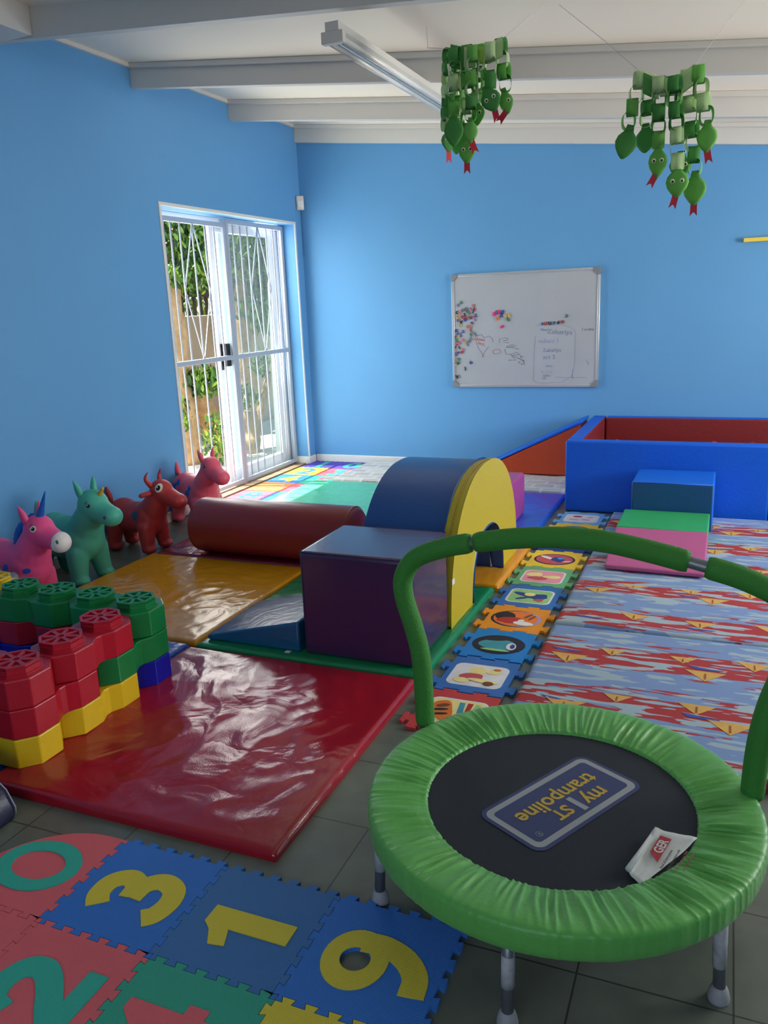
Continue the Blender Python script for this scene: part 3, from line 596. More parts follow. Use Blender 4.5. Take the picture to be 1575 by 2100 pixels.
def jigtile(label,x0,x1,y0,y1,colr,digit,dcol,rot,cut=None,round_corner=False,group='number foam tiles in the foreground',size=.27,z=.0,sides='NESW',dn='digit',off=.009,th=.011):
    cx,cy=(x0+x1)/2,(y0+y1)/2
    P=[(a-cx,b-cy) for a,b in jig(x0,x1,y0,y1,sides=sides)]
    if round_corner:
        P=[(x1-cx,y0-cy)]; P=[(a-cx,b-cy) for a,b in jig(x0,x1,y0,y1,sides='ES')]
        # replace the upper left corner by an arc
        R_=.26; c=(x0-cx+R_,y1-cy-R_); P=[p for p in P if not (p[0]<x0-cx+R_ and p[1]>y1-cy-R_)]
        arc=[(c[0]+R_*math.cos(t),c[1]+R_*math.sin(t)) for t in np.linspace(PI/2,PI,16)]
        idx=max(range(len(P)),key=lambda i:(P[i][1]+P[i][0])); P=P[:idx+1]+arc+P[idx+1:]
    P=P
    e=empty('foam_number_tile',(cx,cy,z),label=label,cat='foam tile',group=group)
    holes=[[(cut[0][0]+cut[1]*math.cos(a),cut[0][1]+cut[1]*math.sin(a)) for a in np.linspace(0,2*PI,29)[:-1]]] if cut else []
    o=meshobj('tile_base',curve_mesh([P]+holes,th,.0007),FO[colr],e)
    me=digit_mesh(digit,size,off)
    d=meshobj(dn,me,FO[dcol],e,Matrix.Translation((0,0,th-.0001))@Matrix.Rotation(rot,4,'Z'))
    return e
T0=.3175; tx=[-1.732,-1.415,-1.098,-.781,-.464]; 
jigtile('coral red foam tile with a green zero and rounded corner',tx[0],tx[1],1.16,1.478,'red','0','teal',PI/2,round_corner=True,size=.36)
jigtile('blue foam tile with a yellow number three',tx[1],tx[2],1.16,1.478,'blue','3','yellow',PI/2,size=.34)
jigtile('blue foam tile with a yellow number one',tx[2],tx[3],1.16,1.478,'blue_dull','1','yellow',PI/2,size=.32,off=.013)
jigtile('blue foam tile with a yellow number nine missing its round centre',tx[3],tx[4],1.16,1.478,'blue','9','yellow',PI/2,cut=((-.048,-.005),.034),size=.34,off=.016)
jigtile('coral red foam tile with a green number two',tx[1],tx[2],.843,1.16,'red','2','teal',PI/2,size=.36)
jigtile('green foam tile with a red digit at the bottom edge',tx[2],tx[3],.843,1.16,'green','4','red',PI/2,size=.34)
jigtile('yellow foam tile below the blue 9 tile',tx[3],tx[4],.843,1.16,'yellow','5','blue',PI/2,size=.34)
jigtile('coral red foam tile at the bottom left edge, below the 0 tile',tx[0],tx[1],.843,1.16,'red','7','green',PI/2,size=.34)
ax=[-3.44,-3.145,-2.85]; ay=[5.02+.305*i for i in range(6)]
AL=[[('pink','8','blue'),('blue','9','pink')],[('orange','6','orange'),('pink','7','teal')],[('blue','4','yellow'),('green','5','pink')],[('yellow','2','blue'),('pink','3','teal')],[('purple','1','teal'),('purple','0','teal')]]
for j,row in enumerate(AL):
    for i,(c1,dg,c2) in enumerate(row):
        y1=min(ay[j+1],6.54)
        jigtile('%s foam tile with %s number %s by the glass door'%(c1,'an orange' if c2=='orange' else 'a '+c2,'zero one two three four five six seven eight nine'.split()[int(dg)]),ax[i],ax[i+1],ay[j],y1,c1,dg,c2,0,group='number foam tiles by the glass door',size=.3,sides='NES' if i==0 else 'NESW',th=.01)
# picture tiles strip (generic stand-in pictures)
PT=dict(tred=(196,66,68),tblue=(56,112,186),tsky=(32,128,206),torange=(226,146,44),tyel=(232,196,62),tgreen=(104,172,124),tnavy=(34,64,140),tlight=(110,172,226))
PM={k:mat('tile_'+k,v,rough=.6,spec=.3,var=.06,vscale=12) for k,v in PT.items()}
PC={k:mat('picture_'+k,v,rough=.55,spec=.3,var=.08,vscale=20) for k,v in dict(white=(222,222,226),cream=(236,220,150),tan=(206,160,90),brown=(120,70,46),black=(40,40,46),teal=(64,150,168),navy=(44,66,140),pink=(232,150,170),rose=(196,84,96),lime=(150,200,130),orange=(224,120,50),lilac=(170,150,200),dark=(34,36,60),sky=(90,150,220),red=(180,50,50)).items()}
def rrect(w_,h_,r,n=5):
    P=[]
    for cx,cy,a0 in ((w_-r,h_-r,0),(-w_+r,h_-r,PI/2),(-w_+r,-h_+r,PI),(w_-r,-h_+r,3*PI/2)):
        for k in range(n+1): a=a0+PI/2*k/n; P.append((cx+r*math.cos(a),cy+r*math.sin(a)))
    return P
def ell(cx,cy,a,b,rot=0,n=24,wob=0,seed=0):
    P=[]; rd=random.Random(seed); ph=rd.uniform(0,6)
    for k in range(n):
        t=2*PI*k/n; q=1+wob*math.sin(3*t+ph)+wob*.6*math.sin(5*t+ph*2); x=a*q*math.cos(t); y=b*q*math.sin(t)
        P.append((cx+x*math.cos(rot)-y*math.sin(rot),cy+x*math.sin(rot)+y*math.cos(rot)))
    return P
def bigjig(w_,h_,d=.034):
    # two bold tabs left and right, interlocking top and bottom
    P=[]; x0,x1,y0,y1=-w_,w_,-h_,h_
    P+= [(x0,y0)]
    for s in (-.5,.38):
        c=s*w_; P+=[(c-.022,y0),(c-.032,y0+.016),(c+.032,y0+.016),(c+.022,y0)]
    P+=[(x1,y0)]
    for s in (-.55,.45):
        c=s*h_; P+=[(x1,c-.02),(x1+d*.5,c-.02),(x1+d*.6,c-.034),(x1+d,c-.03),(x1+d,c+.03),(x1+d*.6,c+.034),(x1+d*.5,c+.02),(x1,c+.02)]
    P+=[(x1,y1)]
    for s in (.38,-.5):
        c=s*w_; P+=[(c+.022,y1),(c+.032,y1+.016),(c-.032,y1+.016),(c-.022,y1)]
    P+=[(x0,y1)]
    for s in (.45,-.55):
        c=s*h_; P+=[(x0,c+.02),(x0-d*.5,c+.02),(x0-d*.6,c+.034),(x0-d,c+.03),(x0-d,c-.03),(x0-d*.6,c-.034),(x0-d*.5,c-.02),(x0,c-.02)]
    return P
def pictile(yc,colr,label,shape,layers):
    e=empty('foam_picture_tile',(-.8,yc,0),label=label,cat='foam tile',group='picture foam tiles in a strip')
    h=.1445
    MB().prism(bigjig(.128,h),0,.013).build('tile_base',[PM[colr]],e,bevel=.0018)
    ms=[];mb=MB()
    def put(poly,key,z):
        m=PC[key]
        if m not in ms: ms.append(m)
        mb.mat(ms.index(m)); mb.prism(poly,z-.0006,z)
    base=rrect(.1,.088,.03) if shape=='square' else ell(0,0,.104,.09)
    put([(a*1.05,b*1.05) for a,b in base] ,'dark' if shape=='oval' else 'white',.0136)
    for i,(poly,key) in enumerate(layers): put(poly,key,.0140+.0004*i)
    mb.build('picture',ms,e)
sq=lambda k:(rrect(.096,.084,.028),k); ov=lambda k:(ell(0,0,.098,.084),k)
tiles=[
 (2.425,'tred','coral red picture tile with striped fan picture, nearest the trampoline','square',[sq('cream'),([(.0,.07),(.02,.07),(.03,-.0),(.01,-.01)],'teal'),([(.03,.07),(.05,.07),(.05,.0),(.035,.0)],'red'),([(.06,.07),(.08,.06),(.07,.0),(.055,.0)],'lime'),(ell(-.045,.0,.04,.07,.3,wob=.08),'orange'),(ell(-.05,.03,.025,.012,.5),'brown'),(ell(-.05,-.0,.028,.008,.3),'black'),(ell(-.04,-.03,.025,.007,.3),'black'),(ell(.03,-.04,.03,.03,0,wob=.1),'tan')]),
 (2.72,'tblue','dull blue picture tile with white square picture of cream balloons','square',[sq('white'),(ell(-.01,.035,.034,.034),'cream'),(ell(-.02,-.02,.045,.032,0,wob=.06),'rose'),(ell(.05,.04,.028,.02,.2),'cream'),(ell(-.05,-.055,.03,.02),'cream'),(ell(.03,-.045,.06,.014,-.1),'cream'),(ell(.055,-.06,.02,.016),'brown'),(ell(.06,.06,.014,.008),'orange')]),
 (3.02,'tsky','sky blue picture tile with dark oval and teal ball picture','oval',[ov('dark'),(ell(-.005,-.005,.074,.055,0,wob=.05),'teal'),(ell(-.03,.045,.05,.014,.1),'black'),(ell(.055,-.01,.02,.035,.1),'white'),(ell(.06,-.01,.01,.022,.1),'navy'),(ell(.0,-.06,.06,.01),'lime')]),
 (3.312,'torange','orange and yellow picture tile with oval picture of red and black shapes','oval',[(ell(.008,0,.106,.088),'lilac'),ov('orange'),(ell(-.05,.02,.045,.05,.3),'black'),(ell(-.02,-.025,.055,.035,.1,wob=.06),'red'),(ell(.045,-.05,.045,.022,-.1),'white'),(ell(.03,-.02,.014,.012),'white'),(ell(.05,.04,.03,.006,1.1),'brown'),(ell(.07,.02,.03,.005,1.2),'brown')]),
 (3.605,'tblue','blue picture tile with green square picture of navy leaf shapes','square',[sq('lime'),(ell(-.03,.015,.06,.02,-.4),'navy'),(ell(.035,.0,.05,.034,.2,wob=.1),'navy'),(ell(-.005,.02,.026,.022),'cream'),(ell(.05,-.045,.022,.015,0,wob=.2),'rose'),(ell(-.03,-.035,.035,.01,.6),'navy')]),
 (3.9,'tgreen','pale green picture tile with pink square picture of cream shapes','square',[sq('pink'),(ell(-.045,.02,.04,.035,.2,wob=.08),'cream'),(ell(-.02,-.03,.05,.026,0,wob=.06),'rose'),(ell(.045,.0,.045,.022,.1,wob=.06),'cream')]),
 (4.195,'tyel','yellow picture tile with oval picture in red white and blue','oval',[ov('rose'),(ell(-.04,.02,.05,.014,-.6),'white'),(ell(.02,.0,.035,.045,.2,wob=.1),'navy'),(ell(.03,.02,.018,.018),'sky'),(ell(.07,-.03,.025,.008,.3),'white')]),
 (4.49,'tnavy','navy picture tile half hidden by the trampoline handle','oval',[ov('rose'),(ell(0,-.03,.07,.02),'white'),(ell(.03,.01,.03,.03),'lime')]),
 (4.785,'tyel','yellow picture tile with teal oval picture, second from the ball pit','oval',[ov('teal'),(ell(.0,.0,.06,.05,0,wob=.12),'dark'),(ell(-.01,.01,.04,.02),'sky'),(ell(-.01,.01,.012,.012),'white')]),
 (5.07,'tlight','light blue picture tile with pale pink square picture beside the ball pit','square',[sq('white'),(ell(-.03,.04,.03,.02),'rose'),(ell(.05,.03,.018,.012),'pink'),(ell(.03,-.03,.03,.012),'pink'),(ell(-.04,-.04,.03,.01),'pink')])]
for a in tiles: pictile(*a)
# ------------------------------------------------------------------ soft play blocks
PUR=mat('vinyl_purple',(62,38,80),rough=.26,spec=.7,coat=.25,bump=.1,bscale=150,bump2=.06,b2scale=5)
TEALB=mat('vinyl_petrol',(12,92,138),rough=.24,spec=.6,coat=.3,bump=.1,bscale=150,bump2=.15,b2scale=8)
DRED=mat('vinyl_dark_red',(140,40,40),rough=.32,spec=.5,bump=.1,bscale=150)
ABLUE=mat('vinyl_navy_blue',(14,72,138),rough=.33,spec=.5,bump=.08,bscale=150,bump2=.05,b2scale=7)
AYEL=mat('vinyl_lemon',(190,172,44),rough=.4,spec=.4,bump=.1,bscale=120)
PITB=mat('canvas_blue',(4,92,212),rough=.5,spec=.35,bump=.12,bscale=50,bump2=.05,b2scale=4)
PITR=mat('canvas_red',(118,20,24),rough=.6,bump=.15,bscale=50)
ORG=mat('canvas_orange',(206,74,28),rough=.55,bump=.1,bscale=50)
PINK=mat('canvas_pink',(178,84,136),rough=.55,bump=.12,bscale=60,bump2=.18,b2scale=5,stretch=(1,4,1))
LGRN=mat('canvas_green',(44,160,96),rough=.5,bump=.1,bscale=60)
MAGN=mat('vinyl_magenta',(168,70,138),rough=.35,bump=.08,bscale=100)
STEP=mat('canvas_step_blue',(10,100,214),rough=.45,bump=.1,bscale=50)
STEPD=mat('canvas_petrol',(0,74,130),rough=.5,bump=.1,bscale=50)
def softbox(name,label,m,x0,x1,y0,y1,z0,z1,cat='soft block',bev=.018,e=None,**k):
    cx,cy=(x0+x1)/2,(y0+y1)/2
    e=empty(name,(cx,cy,z0),label=label,cat=cat,**k)
    o=MB().box(x0-cx,x1-cx,y0-cy,y1-cy,0,z1-z0).build('cover',m,e,bevel=bev,seg=4)
    return e,cx,cy
def seam(e,pts,m,r=.0022,closed=True,name='piping'): return MB().tube(pts,r,6,closed=closed).build(name,m,e)
SPU=mat('seam_purple',(58,36,76),rough=.4)
e,cx,cy=softbox('foam_cube','large dark purple padded cube on the green mat',PUR,-1.505,-1.03,2.665,3.075,.031,.462)
hw,hd,h_=.2375-.003,.205-.003,.431
seam(e,[(-hw,-hd,h_-.004),(hw,-hd,h_-.004),(hw,hd,h_-.004),(-hw,hd,h_-.004)],SPU)
# blue wedge
e=empty('foam_wedge',(-1.74,2.87,.031),label='petrol blue padded wedge leaning against the purple cube',cat='soft block')
x0,x1,y0,y1=-.235,.21,-.2,.22
mb=MB(); mb.hexa([(x0,y0,0),(x1,y0,0),(x1,y1,0),(x0,y1,0)],[(x0,y0,.022),(x1,y0,.13),(x1,y1,.13),(x0,y1,.022)]); mb.build('cover',TEALB,e,bevel=.01,seg=3)
MB().box(-.0,.022,-.022,0,0,.001).build('care_tag',mat('care_tag',(226,226,226),rough=.6),e,loc=(.15,-.2,.001),label='white care label')
# arch
e=empty('foam_arch',(-1.235,3.665,.031),label='big blue and yellow padded arch tunnel standing behind the purple cube',cat='soft block')
def archpoly(R_,H_,r,h,n=40,pr=2.25):
    P=[]
    for k in range(n+1):
        t=PI*k/n; c,s=math.cos(t),math.sin(t); P.append((R_*math.copysign(abs(c)**(2/pr),c),H_*abs(s)**(2/pr)))
    for k in range(17):
        t=PI-PI*k/16; c,s=math.cos(t),math.sin(t); P.append((r*math.copysign(abs(c)**.85,c),h*abs(s)**.85))
    return P
AP=archpoly(.578,.605,.268,.3)
def archmb(x0,x1,shr=0):
    mb=MB(); n=len(AP); q=41
    vs=[(x0,a,b) for a,b in AP]+[(x1,a,b) for a,b in AP]
    fs=[]
    # caps as quads between outer and inner
    outer=list(range(q)); inner=list(range(q,n))[::-1]
    def mapi(k): return inner[min(16,int(round(k*16/(q-1))))]
    for side,off in ((0,0),(1,n)):
        for k in range(q-1):
            a,b_=outer[k],outer[k+1]; c,d=mapi(k+1),mapi(k)
            f=[a+off,b_+off,c+off]+([d+off] if d!=c else [])
            fs.append(f if side==1 else f[::-1])
    nc=len(fs)
    for i in range(n): fs.append((i,(i+1)%n,(i+1)%n+n,i+n)[::-1])
    mb.add(vs,fs)
    for i in range(q,n-1): mb.m[nc+i]=1
    return mb
archmb(-.215,.155).build('blue_core',[ABLUE,ABLUE],e,bevel=.01,seg=3)
archmb(.155,.215).build('side_panel',[AYEL,ABLUE],e,bevel=.008,seg=3,label='yellow side panel')
PIP=mat('piping_ochre',(150,124,40),rough=.6)
seam(e,[(.185,a*1.004,b*1.004+.001) for a,b in AP[:41]],PIP,.0035,closed=False)
seam(e,[(.212,a*.994,b*.994+.001) for a,b in AP[:41]],PIP,.002,closed=False)
MB().box(0,.002,-.02,.012,-.012,.012).build('care_tag',MATS['care_tag'],e,loc=(.214,-.545,.2),label='white care label')
MB().box(-.012,.012,-.002,.0,-.02,.02).build('care_tag',MATS['care_tag'],e,loc=(.14,-.586,.06),label='white care label')
# cylinder roller
e=empty('foam_roller',(-2.27,3.80,.031),label='long dark red padded cylinder lying behind the yellow mat',cat='soft block')
L_=.5;R_=.157
prof=[(0,-L_),(R_*.86,-L_),(R_*.96,-L_+.012),(R_,-L_+.035),(R_,L_-.035),(R_*.96,L_-.012),(R_*.86,L_),(0,L_)]
mb=MB(); vs=[];fs=[];N=48
for r,x in prof:
    for k in range(N): a=2*PI*k/N; vs.append((x,max(r,.001)*math.cos(a),R_+max(r,.001)*math.sin(a)))
for i in range(len(prof)-1):
    for k in range(N): l=(k+1)%N; fs.append((i*N+k,i*N+l,(i+1)*N+l,(i+1)*N+k)[::-1])
MB().add(vs,fs,True).build('cover',DRED,e); 
seam(e,[(L_-.02,R_*.985*math.cos(a),R_+R_*.985*math.sin(a)) for a in np.linspace(0,2*PI,40)[:-1]],DRED,.003)
# pink cube behind arch
e,cx,cy=softbox('foam_cube','pink padded cube behind the arch on the blue mat',MAGN,-1.62,-1.16,4.60,5.06,.031,.30)
# step box, green and pink ramp
e=empty('step_box',(-.255,5.03,.039),label='bright blue padded step box against the ball pit wall',cat='soft block')
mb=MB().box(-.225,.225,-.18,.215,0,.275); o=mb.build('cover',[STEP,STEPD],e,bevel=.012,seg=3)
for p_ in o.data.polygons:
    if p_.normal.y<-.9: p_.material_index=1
seam(e,[(-.222,-.178,.272),(.222,-.178,.272)],STEP,.003,closed=False)
e=empty('ramp_step',(-.28,4.42,.043),label='low padded ramp in pink with green top in front of the step box',cat='soft block')
mb=MB(); mb.hexa([(-.235,-.405,0),(.235,-.42,0),(.235,.03,0),(-.235,.03,0)],[(-.235,-.405,.022),(.235,-.42,.022),(.235,.03,.105),(-.235,.03,.105)]); mb.build('ramp_cover',PINK,e,bevel=.007,seg=3)
MB().box(-.235,.235,.03,.42,0,.108).build('step_cover',LGRN,e,bevel=.008,seg=3,label='green cover')
# ball pit
bp_=empty('ball_pit',(.3,5.9,0),label='big blue padded ball pit with red inner sides',cat='ball pit')
def panel(name,x0,x1,y0,y1,inner):
    o=MB().box(x0-.3,x1-.3,y0-5.9,y1-5.9,.002,.472).build(name,[PITB,PITR],bp_,bevel=.014,seg=3)
    for p_ in o.data.polygons:
        if p_.normal.dot(Vector(inner))>.9: p_.material_index=1
    return o
panel('front_panel',-.945,.275,5.28,5.37,(0,1,0)); panel('front_panel',.285,1.45,5.28,5.37,(0,1,0)); panel('side_panel',-.945,-.845,5.375,6.47,(1,0,0)); panel('back_panel',-.84,1.45,6.37,6.47,(0,-1,0)); panel('side_panel',1.46,1.56,5.28,6.47,(-1,0,0))
MB().box(-.84-.3,1.45-.3,5.375-5.9,6.365-5.9,.002,.255).build('base_cushion',PITR,bp_,bevel=.01)
BC=[('orange',(236,130,40),-.733,6.22),('red',(214,60,60),-.06,6.24),('purple',(120,50,110),.19,6.24),('yellow',(236,190,60),.262,6.2),('blue',(40,90,200),-.5,5.9),('green',(50,160,80),.5,6.1)]
for k_,c_,x,y in BC: tag(MB().ball((0,0,0),.036,20,14).build('play_ball',mat('ball_'+k_,c_,rough=.35),loc=(x,y,.292)),k_+' plastic ball lying inside the ball pit','ball','balls in the ball pit')
# orange ramp left of pit
e=empty('foam_ramp',(-1.36,6.33,.047),label='orange padded ramp with blue top rising to the ball pit',cat='soft block')
P=[(-.36,0),(.37,0),(.37,.40),(-.36,.045)]
MB().prism(P,-.15,.13,axis='y').build('side_cover',ORG,e,bevel=.006,seg=2)
mb=MB(); mb.hexa([(-.39,-.155,.038),(.38,-.155,.405),(.38,.135,.405),(-.39,.135,.038)],[(-.39,-.155,.055),(.38,-.155,.43),(.38,.135,.43),(-.39,.135,.055)]); mb.build('top_cover',STEP,e,bevel=.006,label='blue top cover')
# navy cushion at left edge
e=empty('floor_cushion',(-2.1,1.33,0),label='dark navy cushion at the left edge beside the red mat',cat='cushion')
NV=mat('vinyl_dark_navy',(22,26,62),rough=.4,bump=.1,bscale=80)
MB().prism([(-.3,0),(.3,0),(.305,.04),(.28,.09),(.22,.135),(.1,.16),(-.3,.16)],-.17,.135,axis='y').build('cover',NV,e,bevel=.015,seg=3)
seam(e,[(.3,.133,.02),(.302,.133,.04),(.277,.133,.09),(.217,.133,.134),(.1,.133,.158),(-.3,.133,.158)],mat('piping_white',(150,160,180),rough=.7),.002,closed=False)
# ------------------------------------------------------------------ plastic octagon blocks
BK=dict(red=(176,24,44),green=(18,122,62),yellow=(222,186,30),blue=(12,26,166))
BM={k:mat('plastic_'+k,v,rough=.33,spec=.5,bump=.05,bscale=120) for k,v in BK.items()}
PB=.19
def octo(cx,cy,a,c): return [(cx+x,cy+y) for x,y in ((a,-a+c),(a,a-c),(a-c,a),(-a+c,a),(-a,a-c),(-a,-a+c),(-a+c,-a),(a-c,-a))]
def brick_body(mb):
    a,c=.094,.05; h=PB/2; w_=.074
    P=[(h+a,-a+c),(h+a,a-c),(h+a-c,a),(h-a+c,a),(0.0+.012,w_),(-.012,w_),(-h+a-c,a),(-h-a+c,a),(-h-a,a-c),(-h-a,-a+c),(-h-a+c,-a),(-h+a-c,-a),(-.012,-w_),(.012,-w_),(h-a+c,-a),(h+a-c,-a)]
    mb.prism(P,0,.0965)
def stud(mb):
    mb.prism(octo(0,0,.066,.037),.0,.006); mb.prism(octo(0,0,.06,.034),.006,.024)
    # rim, hub ring and eight radial ribs
    n=8; o1,o2=octo(0,0,.06,.034),octo(0,0,.052,.03)
    for i in range(8):
        j=(i+1)%8
        mb.hexa([(*o2[i],.022),(*o1[i],.022),(*o1[j],.022),(*o2[j],.022)],[(*o2[i],.031),(*o1[i],.031),(*o1[j],.031),(*o2[j],.031)])
        a=2*PI*i/8+PI/8; ca,sa=math.cos(a),math.sin(a); w_=.0055
        mb.hexa([(.018*ca+w_*sa,.018*sa-w_*ca,.022),(.054*ca+w_*sa,.054*sa-w_*ca,.022),(.054*ca-w_*sa,.054*sa+w_*ca,.022),(.018*ca-w_*sa,.018*sa+w_*ca,.022)],
                [(.018*ca+w_*sa,.018*sa-w_*ca,.0305),(.054*ca+w_*sa,.054*sa-w_*ca,.0305),(.054*ca-w_*sa,.054*sa+w_*ca,.0305),(.018*ca-w_*sa,.018*sa+w_*ca,.0305)])
        b0=a; b1=a+2*PI/8
        mb.hexa([(.011*math.cos(b0),.011*math.sin(b0),.022),(.019*math.cos(b0),.019*math.sin(b0),.022),(.019*math.cos(b1),.019*math.sin(b1),.022),(.011*math.cos(b1),.011*math.sin(b1),.022)],
                [(.011*math.cos(b0),.011*math.sin(b0),.0305),(.019*math.cos(b0),.019*math.sin(b0),.0305),(.019*math.cos(b1),.019*math.sin(b1),.0305),(.011*math.cos(b1),.011*math.sin(b1),.0305)])
mb=MB(); brick_body(mb); bo=mb.build('tmp',BM['red']); body_me=bo.data; bpy.data.objects.remove(bo)
mb=MB(); stud(mb); so=mb.build('tmp',BM['red']); stud_me=so.data; bpy.data.objects.remove(so)
BME={}
for k_ in BK:
    a_=body_me.copy(); a_.materials.clear(); a_.materials.append(BM[k_]); b_=stud_me.copy(); b_.materials.clear(); b_.materials.append(BM[k_]); BME[k_]=(a_,b_)
def brick(colr,label,x,y,layer,axis):
    z=.031+.098*layer
    e=empty('plastic_block',(x,y,z),rz=0 if axis=='x' else PI/2,label=label,cat='toy block',group='octagonal plastic building blocks')
    o=bpy.data.objects.new('block_body',BME[colr][0]); COL.objects.link(o); o.parent=e
    md=o.modifiers.new('b','BEVEL'); md.width=.004; md.segments=2; md.limit_method='ANGLE'
    if layer==2:
        for s in (-1,1):
            q=bpy.data.objects.new('block_stud',BME[colr][1]); COL.objects.link(q); q.parent=e; q.location=(s*PB/2,0,.096); q.scale=(1.12,1.12,1.05)
    return e
cx_=-2.0; Y=[1.72,1.91,2.10,2.29]; Xs=[cx_-.19*i for i in range(6)]
m_=lambda a,b:(a+b)/2
# front run along y (x=cx_), back run along x (y=2.28), left return along x (y=1.74)
brick('red','red block on top, nearest corner of the block tower',m_(Xs[0],Xs[1]),Y[0],2,'x')
brick('red','red block on top, second row between near corner and green corner',cx_,m_(Y[1],Y[2]),2,'y')
brick('green','green block on top at the right corner of the block tower',m_(Xs[0],Xs[1]),Y[3],2,'x')
brick('green','green block on top in the middle of the back wall of blocks',m_(Xs[2],Xs[3]),Y[3],2,'x')
brick('yellow','yellow block on top at the left end of the back wall of blocks',m_(Xs[4],Xs[5])+.005,Y[3]+.03,2,'x')
brick('red','red block in the middle layer at the near corner',cx_,m_(Y[0],Y[1]),1,'y')
brick('green','green block in the middle layer at the right corner',cx_,m_(Y[2],Y[3]),1,'y')
brick('red','dark red block in the middle layer under the green back blocks',m_(Xs[1],Xs[2]),Y[3],1,'x')
brick('red','dark red block in the middle layer at the left of the back wall',m_(Xs[3],Xs[4]),Y[3],1,'x')
brick('red','red block in the middle layer cut by the left photo edge',m_(Xs[1],Xs[2]),Y[0],1,'x')
brick('yellow','yellow block at the bottom of the near corner',m_(Xs[0],Xs[1]),Y[0],0,'x')
brick('yellow','yellow block at the bottom between near corner and blue block',cx_,m_(Y[1],Y[2]),0,'y')
brick('blue','royal blue block at the bottom right corner of the tower',m_(Xs[0],Xs[1]),Y[3],0,'x')
brick('blue','royal blue block at the bottom of the back wall of blocks',m_(Xs[2],Xs[3]),Y[3],0,'x')
brick('blue','royal blue block at the bottom left of the back wall',m_(Xs[4],Xs[5]),Y[3],0,'x')
# ------------------------------------------------------------------ inflatable hopper animals
class Blob:
    def __init__(s): s.b=MB()
    def limb(s,a,b,r0,r1,n=9,sq=None):
        a=Vector(a);b=Vector(b)
        for i in range(n): t=i/(n-1); p=a.lerp(b,t); s.b.ball(p,r0*(1-t)+r1*t,14,9,sq or (1,1,1))
        return s
    def ball(s,c,r,sc=(1,1,1)): s.b.ball(c,r,22,16,sc); return s
    def build(s,name,m,parent,vox=.008,it=6,**k):
        o=s.b.build(name,m,parent); r=o.modifiers.new('r','REMESH'); r.mode='VOXEL'; r.voxel_size=vox
        q=o.modifiers.new('s','SMOOTH'); q.iterations=it; q.factor=.6
        bake(o)
        for p in o.data.polygons: p.use_smooth=True
        return tag(o,**k)
def project(tree,c,pts,m,name,parent,side=-1,off=.0015,K=4,label=None):
    # lay a star shaped patch (pts around c, in local x-z) onto the body surface facing -y
    vs=[];fs=[];N=len(pts)
    def hit(x,z):
        h=tree.ray_cast(Vector((x,side*1.0,z)),Vector((0,-side,0)))
        return (h[0]+h[1]*off) if h[0] is not None else None
    c0=hit(*c)
    if c0 is None: return None
    vs.append(c0)
    for k in range(1,K+1):
        for p in pts:
            h=hit(c[0]+p[0]*k/K,c[1]+p[1]*k/K); vs.append(h if h is not None else vs[-1])
    for i in range(N): fs.append((0,1+i,1+(i+1)%N))
    for k in range(K-1):
        for i in range(N): a=1+k*N+i; b_=1+k*N+(i+1)%N; fs.append((a,a+N,b_+N,b_))
    return MB().add(vs,fs,True).build(name,m,parent,label=label)
circ=lambda r,n=18,sx=1:[(r*sx*math.cos(2*PI*k/n),r*math.sin(2*PI*k/n)) for k in range(n)]
def bvh(o):
    me=o.data; return BVHTree.FromPolygons([v.co.copy() for v in me.vertices],[tuple(p.vertices) for p in me.polygons])
EW=mat('eye_white',(232,226,200),rough=.35); EB=mat('eye_black',(20,22,26),rough=.25); EG=mat('eye_grey',(70,84,88),rough=.4)
def rubber(name,c): return mat(name,c,rough=.42,spec=.4,bump=.06,bscale=60,var=.05,vscale=6)
